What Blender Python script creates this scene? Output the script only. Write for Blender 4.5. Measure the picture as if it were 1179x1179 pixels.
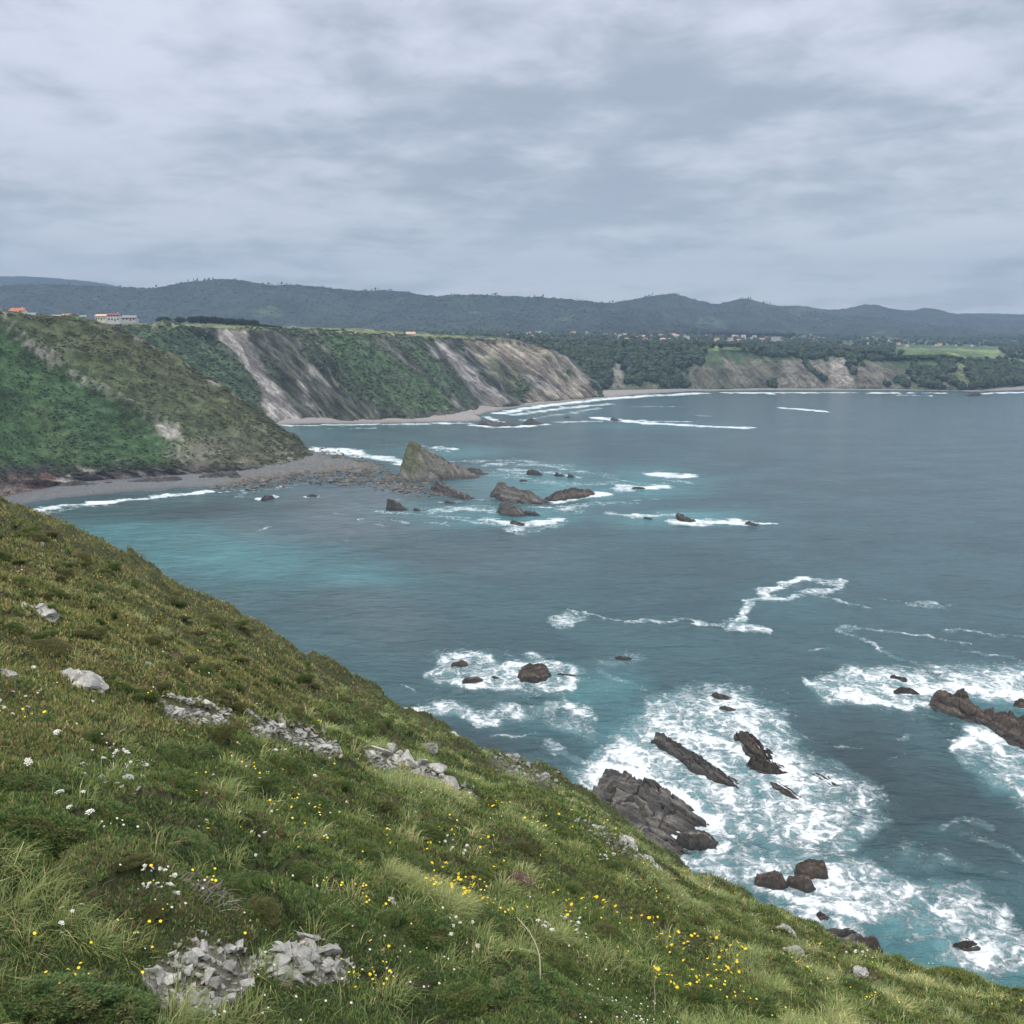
import bpy, bmesh, math, random
import numpy as np
from mathutils import Vector

for _o in list(bpy.data.objects):
    bpy.data.objects.remove(_o)
random.seed(7)
rng = np.random.default_rng(11)
SC = bpy.context.scene
COL = SC.collection
R = math.radians

# ------------------------------------------------------------------ camera
EYE = 90.0                       # the headland stands ninety metres over the sea
PITCH = 10.2
FPX = 1140.0
cam_d = bpy.data.cameras.new("camera")
cam_d.sensor_width = 36.0
cam_d.lens = 36.0 * FPX / 1179.0
cam_d.clip_start = 0.1
cam_d.clip_end = 40000.0
cam = bpy.data.objects.new("camera", cam_d)
COL.objects.link(cam)
cam.location = (0, 0, EYE)
cam.rotation_euler = (R(90 - PITCH), 0, 0)
SC.camera = cam

# ------------------------------------------------------------------ view, sampling
SC.render.engine = 'CYCLES'
SC.view_settings.view_transform = 'Standard'
SC.view_settings.look = 'None'
SC.view_settings.exposure = 0.28
SC.view_settings.gamma = 1.0
SC.cycles.use_denoising = True
try:
    SC.cycles.denoiser = 'OPENIMAGEDENOISE'
    SC.cycles.denoising_input_passes = 'RGB_ALBEDO_NORMAL'
    SC.cycles.denoising_prefilter = 'ACCURATE'
except Exception:
    pass
SC.cycles.max_bounces = 5
SC.cycles.diffuse_bounces = 3
SC.cycles.glossy_bounces = 2
SC.cycles.transmission_bounces = 2
SC.cycles.volume_bounces = 1
SC.cycles.transparent_max_bounces = 4

# ------------------------------------------------------------------ overcast sky
SUN_EL, SUN_AZ = 58.0, 205.0     # azimuth of the veiled sun, clockwise from +Y
W = bpy.data.worlds.new("World")
SC.world = W
W.use_nodes = True
nt = W.node_tree
nt.nodes.clear()
def wn(t, **k):
    n = nt.nodes.new(t)
    for a, b in k.items():
        setattr(n, a, b)
    return n
def wl(a, b):
    nt.links.new(a, b)
def wmath(op, a, b=None, clamp=False):
    n = wn('ShaderNodeMath', operation=op, use_clamp=clamp)
    for i, v in enumerate((a, b)):
        if v is None:
            continue
        if isinstance(v, (int, float)):
            n.inputs[i].default_value = v
        else:
            wl(v, n.inputs[i])
    return n.outputs[0]
def wmix(f, a, b):
    n = wn('ShaderNodeMix', data_type='RGBA')
    wl(f, n.inputs[0]) if not isinstance(f, float) else setattr(n.inputs[0], 'default_value', f)
    for i, v in ((6, a), (7, b)):
        if isinstance(v, tuple):
            n.inputs[i].default_value = (*v, 1)
        else:
            wl(v, n.inputs[i])
    return n.outputs[2]
def wramp(v, lo, hi):
    n = wn('ShaderNodeMapRange', interpolation_type='SMOOTHSTEP')
    wl(v, n.inputs[0])
    n.inputs[1].default_value = lo
    n.inputs[2].default_value = hi
    return n.outputs[0]
def wnoise(vec, scale, detail=6, rough=0.55, dist=0.0):
    n = wn('ShaderNodeTexNoise')
    n.inputs['Scale'].default_value = scale
    n.inputs['Detail'].default_value = detail
    n.inputs['Roughness'].default_value = rough
    n.inputs['Distortion'].default_value = dist
    wl(vec, n.inputs['Vector'])
    return n.outputs['Fac']
sky = wn('ShaderNodeTexSky', sky_type='NISHITA', sun_disc=False)
sky.sun_elevation = R(SUN_EL)
sky.sun_rotation = R(SUN_AZ)
sky.air_density = 1.0
sky.dust_density = 2.0
tc = wn('ShaderNodeTexCoord')
sep = wn('ShaderNodeSeparateXYZ')
wl(tc.outputs['Generated'], sep.inputs[0])
el = wmath('MAXIMUM', sep.outputs[2], 0.0)
den = wmath('ADD', el, 0.15)                # the cloud deck seen in perspective
comb = wn('ShaderNodeCombineXYZ')
wl(wmath('DIVIDE', sep.outputs[0], den), comb.inputs[0])
wl(wmath('MULTIPLY', wmath('DIVIDE', sep.outputs[1], den), 1.0), comb.inputs[1])
mp = wn('ShaderNodeMapping')
mp.inputs['Location'].default_value = (3.3, 1.9, 0)
wl(comb.outputs[0], mp.inputs[0])
cl1 = wnoise(mp.outputs[0], 0.7, 5, 0.5, 0.1)
cl2 = wnoise(mp.outputs[0], 1.9, 7, 0.52, 0.15)
cl3 = wnoise(mp.outputs[0], 4.6, 6, 0.6, 0.6)
cl = wmath('ADD', wmath('ADD', wmath('MULTIPLY', cl1, 0.40), wmath('MULTIPLY', cl2, 0.42)), wmath('MULTIPLY', cl3, 0.18))
lit = wramp(cl, 0.40, 0.575)
# the lower cloud bases are greyer, the thin places paler; a real overcast is far brighter overhead
dark = (3.95, 4.4, 5.2)
pale = (7.3, 7.65, 8.6)
deck = wmix(lit, dark, pale)
lowdeck = wmix(lit, (4.7, 5.05, 5.6), (6.5, 6.8, 7.3))
deck = wmix(wramp(el, 0.02, 0.2), lowdeck, deck)
up = wn('ShaderNodeMapRange', interpolation_type='SMOOTHSTEP')
wl(el, up.inputs[0])
up.inputs[1].default_value = 0.30
up.inputs[2].default_value = 0.75
up.inputs[3].default_value = 1.0
up.inputs[4].default_value = 4.3
deck = wmix(wramp(el, 0.32, 0.7), deck, wmix(lit, (4.6, 4.7, 4.95), (6.3, 6.3, 6.3)))   # whiter high cloud overhead
hzn = wn('ShaderNodeMapRange', interpolation_type='SMOOTHSTEP')      # the deck thins and pales low down, out to sea and over the hills
wl(el, hzn.inputs[0])
hzn.inputs[1].default_value = 0.0
hzn.inputs[2].default_value = 0.16
hzn.inputs[3].default_value = 1.62
hzn.inputs[4].default_value = 1.0
vh = wn('ShaderNodeVectorMath', operation='SCALE')
wl(deck, vh.inputs[0])
wl(hzn.outputs[0], vh.inputs['Scale'])
deck = vh.outputs[0]
vs = wn('ShaderNodeVectorMath', operation='SCALE')
wl(deck, vs.inputs[0])
wl(up.outputs[0], vs.inputs['Scale'])
final = wmix(0.9, sky.outputs[0], vs.outputs[0])
bg = wn('ShaderNodeBackground')
bg.inputs['Strength'].default_value = 0.1
wl(final, bg.inputs[0])
out = wn('ShaderNodeOutputWorld')
wl(bg.outputs[0], out.inputs[0])

sun_d = bpy.data.lights.new("sun", 'SUN')
sun_d.energy = 1.5
sun_d.angle = R(25)
sun_d.color = (1.0, 0.96, 0.9)
sun = bpy.data.objects.new("sun", sun_d)
COL.objects.link(sun)
_a, _e = R(SUN_AZ), R(SUN_EL)
_sv = Vector((math.sin(_a) * math.cos(_e), math.cos(_a) * math.cos(_e), math.sin(_e)))
sun.rotation_euler = _sv.to_track_quat('Z', 'Y').to_euler()

# ------------------------------------------------------------------ small helpers
_sp, _cp = math.sin(R(PITCH)), math.cos(R(PITCH))
def ray(px, py):
    px = np.asarray(px, float); py = np.asarray(py, float)
    a = (px - 589.5) / FPX
    u = (589.5 - py) / FPX
    return np.stack([a, _cp + u * _sp, -_sp + u * _cp], -1)
def at_depth(px, py, Y):
    d = ray(px, py)
    return d * (np.asarray(Y, float) / d[..., 1])[..., None] + np.array([0, 0, EYE])
def at_height(px, py, z):
    d = ray(px, py)
    return d * ((np.asarray(z, float) - EYE) / d[..., 2])[..., None] + np.array([0, 0, EYE])
def proj(P):
    P = np.asarray(P, float)
    x, y, z = P[..., 0], P[..., 1], P[..., 2] - EYE
    w = np.maximum(y * _cp - z * _sp, 0.05)
    v = y * _sp + z * _cp
    return 589.5 + FPX * x / w, 589.5 - FPX * v / w

def sstep(a, b, x):
    t = np.clip((x - a) / (b - a), 0, 1)
    return t * t * (3 - 2 * t)
def _hash(ix, iy, iz, seed):
    h = (ix.astype(np.int64) * 374761393 + iy.astype(np.int64) * 668265263 + iz.astype(np.int64) * 2147483647 + seed * 1274126177) & 0xFFFFFFFF
    h = ((h ^ (h >> 13)) * 1274126177) & 0xFFFFFFFF
    h = ((h ^ (h >> 16)) * 2246822519) & 0xFFFFFFFF
    return (h ^ (h >> 15)) & 0xFFFFFF
def vn2(x, y, seed=0):
    fx, fy = np.floor(x), np.floor(y)
    ix, iy = fx.astype(np.int64), fy.astype(np.int64)
    tx, ty = x - fx, y - fy
    z0 = np.zeros_like(ix)
    def g(i, j, dx, dy):
        a = _hash(ix + i, iy + j, z0, seed) / 0xFFFFFF * 6.2831853
        return np.cos(a) * dx + np.sin(a) * dy
    n00 = g(0, 0, tx, ty); n10 = g(1, 0, tx - 1, ty)
    n01 = g(0, 1, tx, ty - 1); n11 = g(1, 1, tx - 1, ty - 1)
    u = tx ** 3 * (tx * (tx * 6 - 15) + 10); v = ty ** 3 * (ty * (ty * 6 - 15) + 10)
    return ((n00 + (n10 - n00) * u) + ((n01 + (n11 - n01) * u) - (n00 + (n10 - n00) * u)) * v) * 1.5
def fbm(x, y, oct=4, seed=0, gain=0.5):
    s = 0; a = 1; t = 0
    for k in range(oct):
        s = s + a * vn2(x * 2 ** k + 17.3 * k, y * 2 ** k - 9.1 * k, seed + k)
        t += a; a *= gain
    return s / t
def ridged(x, y, oct=4, seed=0):
    s = 0; a = 1; t = 0
    for k in range(oct):
        s = s + a * (1 - np.abs(vn2(x * 2 ** k + 5.3 * k, y * 2 ** k, seed + k)) * 1.6)
        t += a; a *= 0.5
    return s / t
def worley(x, y, seed=0):
    fx, fy = np.floor(x).astype(np.int64), np.floor(y).astype(np.int64)
    f1 = np.full(x.shape, 9.0); f2 = f1.copy(); cid = np.zeros(x.shape)
    z0 = np.zeros_like(fx)
    for i in (-1, 0, 1):
        for j in (-1, 0, 1):
            h = _hash(fx + i, fy + j, z0, seed); h2 = _hash(fx + i, fy + j, z0, seed + 91)
            d = np.hypot(fx + i + h / 0xFFFFFF - x, fy + j + h2 / 0xFFFFFF - y)
            nearer = d < f1
            f2 = np.where(nearer, f1, np.minimum(f2, d))
            cid = np.where(nearer, (h % 9973) / 9973.0, cid)
            f1 = np.where(nearer, d, f1)
    return f1, f2, cid
def inpoly(px, py, poly):
    """signed distance to a polygon, positive inside"""
    p = np.asarray(poly, float)
    d2 = np.full(px.shape, 1e18); ins = np.zeros(px.shape, bool)
    for a, b in zip(p, np.roll(p, -1, 0)):
        e = b - a
        t = np.clip(((px - a[0]) * e[0] + (py - a[1]) * e[1]) / max(e @ e, 1e-9), 0, 1)
        d2 = np.minimum(d2, (px - a[0] - t * e[0]) ** 2 + (py - a[1] - t * e[1]) ** 2)
        if abs(e[1]) > 1e-9:
            c = (a[1] > py) != (b[1] > py)
            ins ^= c & (px < e[0] * (py - a[1]) / e[1] + a[0])
    d = np.sqrt(d2)
    return np.where(ins, d, -d)
def topath(px, py, pts):
    """distance to a polyline and the position along it"""
    p = np.asarray(pts, float)
    d2 = np.full(px.shape, 1e18); tt = np.zeros(px.shape)
    n = len(p) - 1
    for k in range(n):
        a, b = p[k], p[k + 1]
        e = b - a
        t = np.clip(((px - a[0]) * e[0] + (py - a[1]) * e[1]) / max(e @ e, 1e-9), 0, 1)
        q = (px - a[0] - t * e[0]) ** 2 + (py - a[1] - t * e[1]) ** 2
        m = q < d2
        d2 = np.where(m, q, d2); tt = np.where(m, (k + t) / n, tt)
    return np.sqrt(d2), tt

def mk_mesh(name, V, F, col=None, smooth=True, attrs=None):
    V = np.ascontiguousarray(V, np.float32).reshape(-1, 3)
    F = np.ascontiguousarray(F, np.int32)
    k = F.shape[1]
    me = bpy.data.meshes.new(name)
    me.vertices.add(len(V)); me.vertices.foreach_set('co', V.ravel())
    me.loops.add(F.size); me.loops.foreach_set('vertex_index', F.ravel())
    me.polygons.add(len(F))
    me.polygons.foreach_set('loop_start', np.arange(0, F.size, k, dtype=np.int32))
    me.polygons.foreach_set('use_smooth', np.full(len(F), smooth, bool))
    if col is not None:
        c = np.ones((len(V), 4), np.float32); c[:, :3] = np.clip(col, 0, 1)
        a = me.color_attributes.new('col', 'FLOAT_COLOR', 'POINT')
        a.data.foreach_set('color', c.ravel())
    for nm, v in (attrs or {}).items():
        a = me.attributes.new(nm, 'FLOAT', 'POINT')
        a.data.foreach_set('value', np.ascontiguousarray(v, np.float32).ravel())
    me.update(calc_edges=True)
    me.validate()
    return me
def link(name, me, mat=None, parent=None):
    o = bpy.data.objects.new(name, me)
    COL.objects.link(o)
    if mat is not None and me is not None and len(me.materials) == 0:
        for m in (mat if isinstance(mat, (list, tuple)) else [mat]):
            me.materials.append(m)
    if parent is not None:
        o.parent = parent
    return o
def tag(o, label, cat, group=None, kind=None):
    o['label'] = label; o['category'] = cat
    if group: o['group'] = group
    if kind: o['kind'] = kind
    return o
def setting(o, kind='structure'):
    o['kind'] = kind
    return o
def empty(name, loc, rz=0.0):
    o = bpy.data.objects.new(name, None)
    COL.objects.link(o)
    o.location = loc; o.rotation_euler = (0, 0, rz)
    o.empty_display_size = 0.2
    return o
def grid_faces(nv, nu):
    i = np.arange(nv * nu).reshape(nv, nu)
    return np.stack([i[:-1, :-1], i[:-1, 1:], i[1:, 1:], i[1:, :-1]], -1).reshape(-1, 4)
def crom(A, n, axis):
    """Catmull-Rom resample along an axis"""
    A = np.moveaxis(np.asarray(A, float), axis, 0)
    m = len(A)
    t = np.linspace(0, m - 1, n)
    i = np.clip(np.floor(t).astype(int), 0, m - 2)
    f = (t - i).reshape((-1,) + (1,) * (A.ndim - 1))
    p0 = A[np.maximum(i - 1, 0)]; p1 = A[i]; p2 = A[i + 1]; p3 = A[np.minimum(i + 2, m - 1)]
    o = 0.5 * (2 * p1 + (p2 - p0) * f + (2 * p0 - 5 * p1 + 4 * p2 - p3) * f ** 2 + (3 * p1 - p0 - 3 * p2 + p3) * f ** 3)
    return np.moveaxis(o, 0, axis)
def gnormal(P):
    du = np.gradient(P, axis=1); dv = np.gradient(P, axis=0)
    n = np.cross(du, dv)
    n /= np.maximum(np.linalg.norm(n, axis=-1, keepdims=True), 1e-9)
    n *= np.sign(n[..., 2:3] + 1e-6)
    return n

# ------------------------------------------------------------------ material helpers
class Mat:
    def __init__(s, name, rough=0.9, spec=0.3):
        s.m = bpy.data.materials.new(name); s.m.use_nodes = True
        s.t = s.m.node_tree; s.b = s.t.nodes['Principled BSDF']
        s.b.inputs['Roughness'].default_value = rough
        s.b.inputs['Specular IOR Level'].default_value = spec
        s.pos = s.n('ShaderNodeNewGeometry').outputs['Position']
    def n(s, t, **k):
        n = s.t.nodes.new(t)
        for a, b in k.items():
            setattr(n, a, b)
        return n
    def l(s, a, b):
        s.t.links.new(a, b)
    def put(s, sock, v):
        if isinstance(v, (int, float)): sock.default_value = v
        elif isinstance(v, tuple): sock.default_value = (*v, 1) if len(v) == 3 and sock.type == 'RGBA' else v
        else: s.l(v, sock)
    def math(s, op, a, b=0.0, c=None, clamp=False):
        n = s.n('ShaderNodeMath', operation=op, use_clamp=clamp)
        s.put(n.inputs[0], a); s.put(n.inputs[1], b)
        if c is not None: s.put(n.inputs[2], c)
        return n.outputs[0]
    def ramp(s, v, lo, hi, a=0.0, b=1.0):
        n = s.n('ShaderNodeMapRange', interpolation_type='SMOOTHSTEP')
        s.put(n.inputs[0], v); n.inputs[1].default_value = lo; n.inputs[2].default_value = hi
        n.inputs[3].default_value = a; n.inputs[4].default_value = b
        return n.outputs[0]
    def mix(s, f, a, b, blend='MIX'):
        n = s.n('ShaderNodeMix', data_type='RGBA', blend_type=blend)
        s.put(n.inputs[0], f); s.put(n.inputs[6], a); s.put(n.inputs[7], b)
        return n.outputs[2]
    def scale(s, vec, xyz, rot=(0, 0, 0)):
        n = s.n('ShaderNodeMapping')
        s.put(n.inputs[0], vec); n.inputs['Scale'].default_value = xyz; n.inputs['Rotation'].default_value = rot
        return n.outputs[0]
    def noise(s, vec, sc, detail=4, rough=0.55, dist=0.0, color=False):
        n = s.n('ShaderNodeTexNoise')
        s.put(n.inputs['Vector'], vec)
        n.inputs['Scale'].default_value = sc; n.inputs['Detail'].default_value = detail
        n.inputs['Roughness'].default_value = rough; n.inputs['Distortion'].default_value = dist
        return n.outputs['Color' if color else 'Fac']
    def voro(s, vec, sc, feature='DISTANCE_TO_EDGE'):
        n = s.n('ShaderNodeTexVoronoi', feature=feature)
        s.put(n.inputs['Vector'], vec); n.inputs['Scale'].default_value = sc
        return n.outputs['Distance']
    def attr(s, name, fac=False):
        n = s.n('ShaderNodeAttribute', attribute_name=name)
        return n.outputs['Fac' if fac else 'Color']
    def obj(s):
        return s.n('ShaderNodeTexCoord').outputs['Object']
    def rnd(s):
        return s.n('ShaderNodeObjectInfo').outputs['Random']
    def bump(s, h, dist, strength=1.0, normal=None):
        n = s.n('ShaderNodeBump')
        n.inputs['Strength'].default_value = strength; n.inputs['Distance'].default_value = dist
        s.put(n.inputs['Height'], h)
        if normal is not None: s.l(normal, n.inputs['Normal'])
        return n.outputs[0]
    def col(s, v): s.put(s.b.inputs['Base Color'], v)
    def nor(s, v): s.l(v, s.b.inputs['Normal'])
    def rough(s, v): s.put(s.b.inputs['Roughness'], v)
def plain(name, c, rough=0.9, vary=0.25, sc=3.0):
    m = Mat(name, rough)
    n = m.noise(m.obj(), sc, 4)
    m.col(m.mix(n, tuple(x * (1 - vary) for x in c), tuple(min(1, x * (1 + vary)) for x in c)))
    return m.m

# =================================================================== far land
def paint(P, base, zones, seed, amp=6.0, ang=0.0):
    """albedo of the ground: zones of rock, scree and growth, with ragged edges"""
    px, py = proj(P)
    px = px + amp * fbm(px / (amp * 2.2), py / (amp * 2.2), 4, seed)
    py = py + amp * 0.7 * fbm(px / (amp * 2.2), py / (amp * 2.2), 4, seed + 7)
    c = np.zeros(P.shape) + np.array(base)
    for poly, colr, soft, op in zones:
        w = sstep(-soft, soft, inpoly(px, py, poly)) * op
        c = c * (1 - w[..., None]) + np.array(colr) * w[..., None]
    return c
def land_mat(name, sc1, sc2, bd, strength=1.0):
    m = Mat(name, 0.95, 0.15)
    n1 = m.noise(m.pos, sc1, 6, 0.65)
    n2 = m.noise(m.pos, sc2, 5, 0.6)
    v = m.math('MULTIPLY', m.ramp(n1, 0.25, 0.75, 0.55, 1.5), m.ramp(n2, 0.3, 0.7, 0.7, 1.3))
    s = m.n('ShaderNodeVectorMath', operation='SCALE')
    m.l(m.attr('col'), s.inputs[0]); m.l(v, s.inputs['Scale'])
    m.col(s.outputs[0])
    m.nor(m.bump(m.math('ADD', n1, m.math('MULTIPLY', n2, 0.5)), bd, strength))
    return m.m
GREEN = (0.055, 0.085, 0.033); DGREEN = (0.026, 0.046, 0.024); OLIVE = (0.056, 0.070, 0.034)
GRASS = (0.10, 0.15, 0.05); ROCK = (0.16, 0.15, 0.14); PALE = (0.30, 0.285, 0.265); DROCK = (0.060, 0.064, 0.050)
RUST = (0.11, 0.075, 0.055); TAN = (0.24, 0.20, 0.15)

def lerp(a, b, t): return a + (b - a) * t
def face_rows(foot, crest, prof):
    rows = []
    for t, z in prof:
        r = lerp(foot, crest, t)
        r[:, 2] = lerp(foot[:, 2], crest[:, 2], z)
        rows.append(r)
    return rows

# ---- the near headland across the cove
fx = [-260, -120, -50, 0, 60, 125, 195, 260, 305, 336, 360]
fy = [700, 640, 598, 577, 564, 556, 551, 546, 540, 534, 526]
cx = [-260, -120, -50, 0, 60, 125, 180, 250, 300, 335, 357]
cy = [353, 357, 361, 364, 368, 371, 398, 440, 474, 501, 520]
cY = [480, 580, 650, 680, 700, 718, 738, 748, 748, 742, 730]
footA = at_height(fx, fy, np.full(11, 1.0))
crestA = at_depth(cx, cy, cY)
rowsA = [footA + np.array([0, -4, -4])] + face_rows(footA, crestA, [(0, 0), (.035, .12), (.25, .25), (.5, .46), (.75, .74), (.92, .955), (1, 1)])
pl = sstep(150, 118, np.array(cx, float))
for dy, drop in ((25, 6), (70, 30), (150, 75), (420, 110)):
    b = crestA.copy(); b[:, 1] += dy * (0.35 + 0.65 * pl) if drop > 50 else dy
    b[:, 2] = crestA[:, 2] - (1 - pl) * drop + pl * min(dy * 0.012, 3)
    b[:, 0] = crestA[:, 0] * (b[:, 1] / crestA[:, 1]) * 1.03 - dy * .06
    b[:, 2] = np.maximum(b[:, 2], -6)
    rowsA.append(b)
PA = crom(crom(np.array(rowsA), 520, 1), 330, 0)
nA = gnormal(PA)
qx, qy = proj(PA)
vA = np.linspace(0, 1, 330)[:, None] * np.ones((1, 520))
rough = 0.5 + 0.5 * sstep(540, 590, qy + (qx < 260) * 25)
d = 7.0 * fbm(PA[..., 0] / 60, PA[..., 1] / 45 + PA[..., 2] / 60, 4, 3) + 2.2 * fbm(PA[..., 0] / 14, PA[..., 1] / 12 + PA[..., 2] / 14, 3, 5)
d += 1.1 * ridged((PA[..., 0] + PA[..., 2]) / 7, (PA[..., 1] - PA[..., 2] * .4) / 5, 3, 8) - .6
lowface = sstep(0.22, 0.1, vA)
d += lowface * 4.0 * (ridged((PA[..., 0] * .8 + PA[..., 2] * 1.6) / 11, PA[..., 0] / 60, 4, 15) - 0.6)
ridgeline, rt = topath(qx + 7 * fbm(qx / 22, qy / 22, 3, 17), qy + 6 * fbm(qx / 20, qy / 20, 3, 18), [(-20, 350), (5, 374), (40, 405), (62, 418), (105, 445), (140, 462), (185, 497), (205, 520)])
d += 3.5 * np.exp(-(ridgeline / 9) ** 2)
gully, _ = topath(qx, qy, [(20, 470), (70, 520), (110, 555)])
d -= 4.0 * np.exp(-(gully / 22) ** 2)
d *= sstep(0, .04, vA)
PA = PA + nA * d[..., None]
zA = [
    ([(-60, 340), (8, 368), (45, 400), (105, 440), (150, 470), (200, 510), (215, 545), (-60, 600)], (0.034, 0.066, 0.027), 12, .9),
    ([(30, 470), (60, 470), (105, 540), (70, 548)], (0.052, 0.078, 0.034), 14, .7),
    ([(120, 372), (200, 400), (330, 500), (300, 500), (200, 440), (100, 400)], (0.064, 0.068, 0.034), 20, .7),
    ([(190, 520), (250, 500), (300, 495), (360, 520), (362, 530), (330, 545), (220, 552), (205, 540)], (0.125, 0.118, 0.095), 12, .62),
    ([(250, 505), (300, 498), (320, 512), (290, 530), (255, 528)], (0.06, 0.068, 0.034), 9, .6),
    ([(-40, 540), (60, 534), (110, 540), (200, 534), (285, 538), (300, 555), (-40, 610)], (0.034, 0.030, 0.031), 5, .97),
    ([(-30, 552), (60, 545), (70, 560), (30, 570), (-30, 575)], (0.115, 0.065, 0.05), 6, .9),
    ([(-30, 560), (25, 556), (40, 575), (0, 590), (-40, 600)], (0.30, 0.25, 0.215), 6, .8),
    ([(60, 553), (78, 548), (100, 560), (105, 568), (80, 566)], (0.30, 0.27, 0.25), 4, .8),
    ([(178, 486), (205, 490), (208, 506), (190, 505)], (0.26, 0.25, 0.22), 5, .85),
    ([(88, 535), (112, 541), (108, 545), (90, 540)], (0.25, 0.24, 0.2), 2.5, .8),
    ([(158, 541), (190, 548), (200, 555), (160, 549)], (0.26, 0.25, 0.24), 3, .7),
]
cA = paint(PA, OLIVE, zA, 21)
w = np.exp(-(ridgeline / 5.5) ** 2) * sstep(.78, .6, rt) * sstep(-.25, .3, fbm(qx / 9, qy / 9, 3, 4) + .5 * fbm(qx / 30, qy / 30, 2, 6)) * .85
w += .6 * np.exp(-(ridgeline / 7) ** 2) * sstep(.6, .8, rt) * sstep(0, .4, fbm(qx / 8, qy / 8, 3, 9))
tl, _ = topath(qx, qy, [(110, 372), (150, 386), (190, 402), (240, 436), (280, 458)])
w += .65 * np.exp(-(tl / 1.6) ** 2) * sstep(-.1, .3, fbm(qx / 12, qy / 12, 2, 12))
w = np.clip(w, 0, 1)[..., None]
cA = cA * (1 - w) + np.array((0.2, 0.185, 0.165)) * w
# gorse and bare patches
sp = fbm(PA[..., 0] / 9, (PA[..., 1] + PA[..., 2]) / 9, 4, 31)
sp2 = fbm(PA[..., 0] / 34, (PA[..., 1] + PA[..., 2]) / 34, 3, 33)
cA *= (1 + .55 * np.clip(sp * 1.3, -.7, .8) + .4 * sp2)[..., None]
rk = lowface * sstep(.5, .75, ridged((PA[..., 0] * .7 + PA[..., 2] * 1.8) / 6, PA[..., 0] / 40, 3, 44))
cA = cA * (1 - .55 * rk[..., None]) + np.array((0.2, 0.18, 0.165)) * .55 * rk[..., None]
M_LAND = land_mat('headland_ground', 0.16, 0.9, 1.6)
headland = setting(link('headland', mk_mesh('headland', PA, grid_faces(330, 520), cA.reshape(-1, 3)), M_LAND))

# ---- the long cliffs behind it
cx = [-80, 60, 130, 190, 238, 300, 345, 385, 440, 500, 545, 585, 610, 640, 662, 676, 688]
cy = [374, 374, 374.5, 375, 376.5, 379, 380, 381, 385.5, 388.5, 390, 391, 397, 409, 420, 431, 449]
cY = [1010, 1030, 1070, 1110, 1150, 1180, 1190, 1200, 1260, 1330, 1390, 1430, 1445, 1455, 1465, 1475, 1480]
fx = [120, 190, 240, 280, 318, 360, 400, 440, 490, 535, 562, 590, 612, 645, 662, 678, 692]
fy = [530, 512, 500, 492, 487, 484.5, 484, 483.5, 481, 476, 470, 466, 463, 460, 459, 457.5, 455.5]
footB = at_height(fx, fy, np.full(17, 1.5))
crestB = at_depth(cx, cy, cY)
rowsB = [footB + np.array([0, -6, -5])] + face_rows(footB, crestB, [(0, 0), (.16, .14), (.33, .33), (.5, .52), (.67, .71), (.84, .89), (.95, .975), (1, 1)])
for dy, k in ((12, 1.2), (60, 2.0), (200, 2.5), (500, -6)):
    b = crestB.copy(); b[:, 1] += dy; b[:, 0] += 0.1 * dy
    fall = sstep(560, 690, np.array(cx, float))
    b[:, 2] += k * (1 - fall) - fall * min(dy * .5, 70)
    b[:, 2] = np.maximum(b[:, 2], -5)
    rowsB.append(b)
NV, NU = 260, 760
PB = crom(crom(np.array(rowsB), NU, 1), NV, 0)
nB = gnormal(PB)
vB = np.linspace(0, 1, NV)[:, None] * np.ones((1, NU))
qx, qy = proj(PB)
X, Y_, Z = PB[..., 0], PB[..., 1], PB[..., 2]
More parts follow.
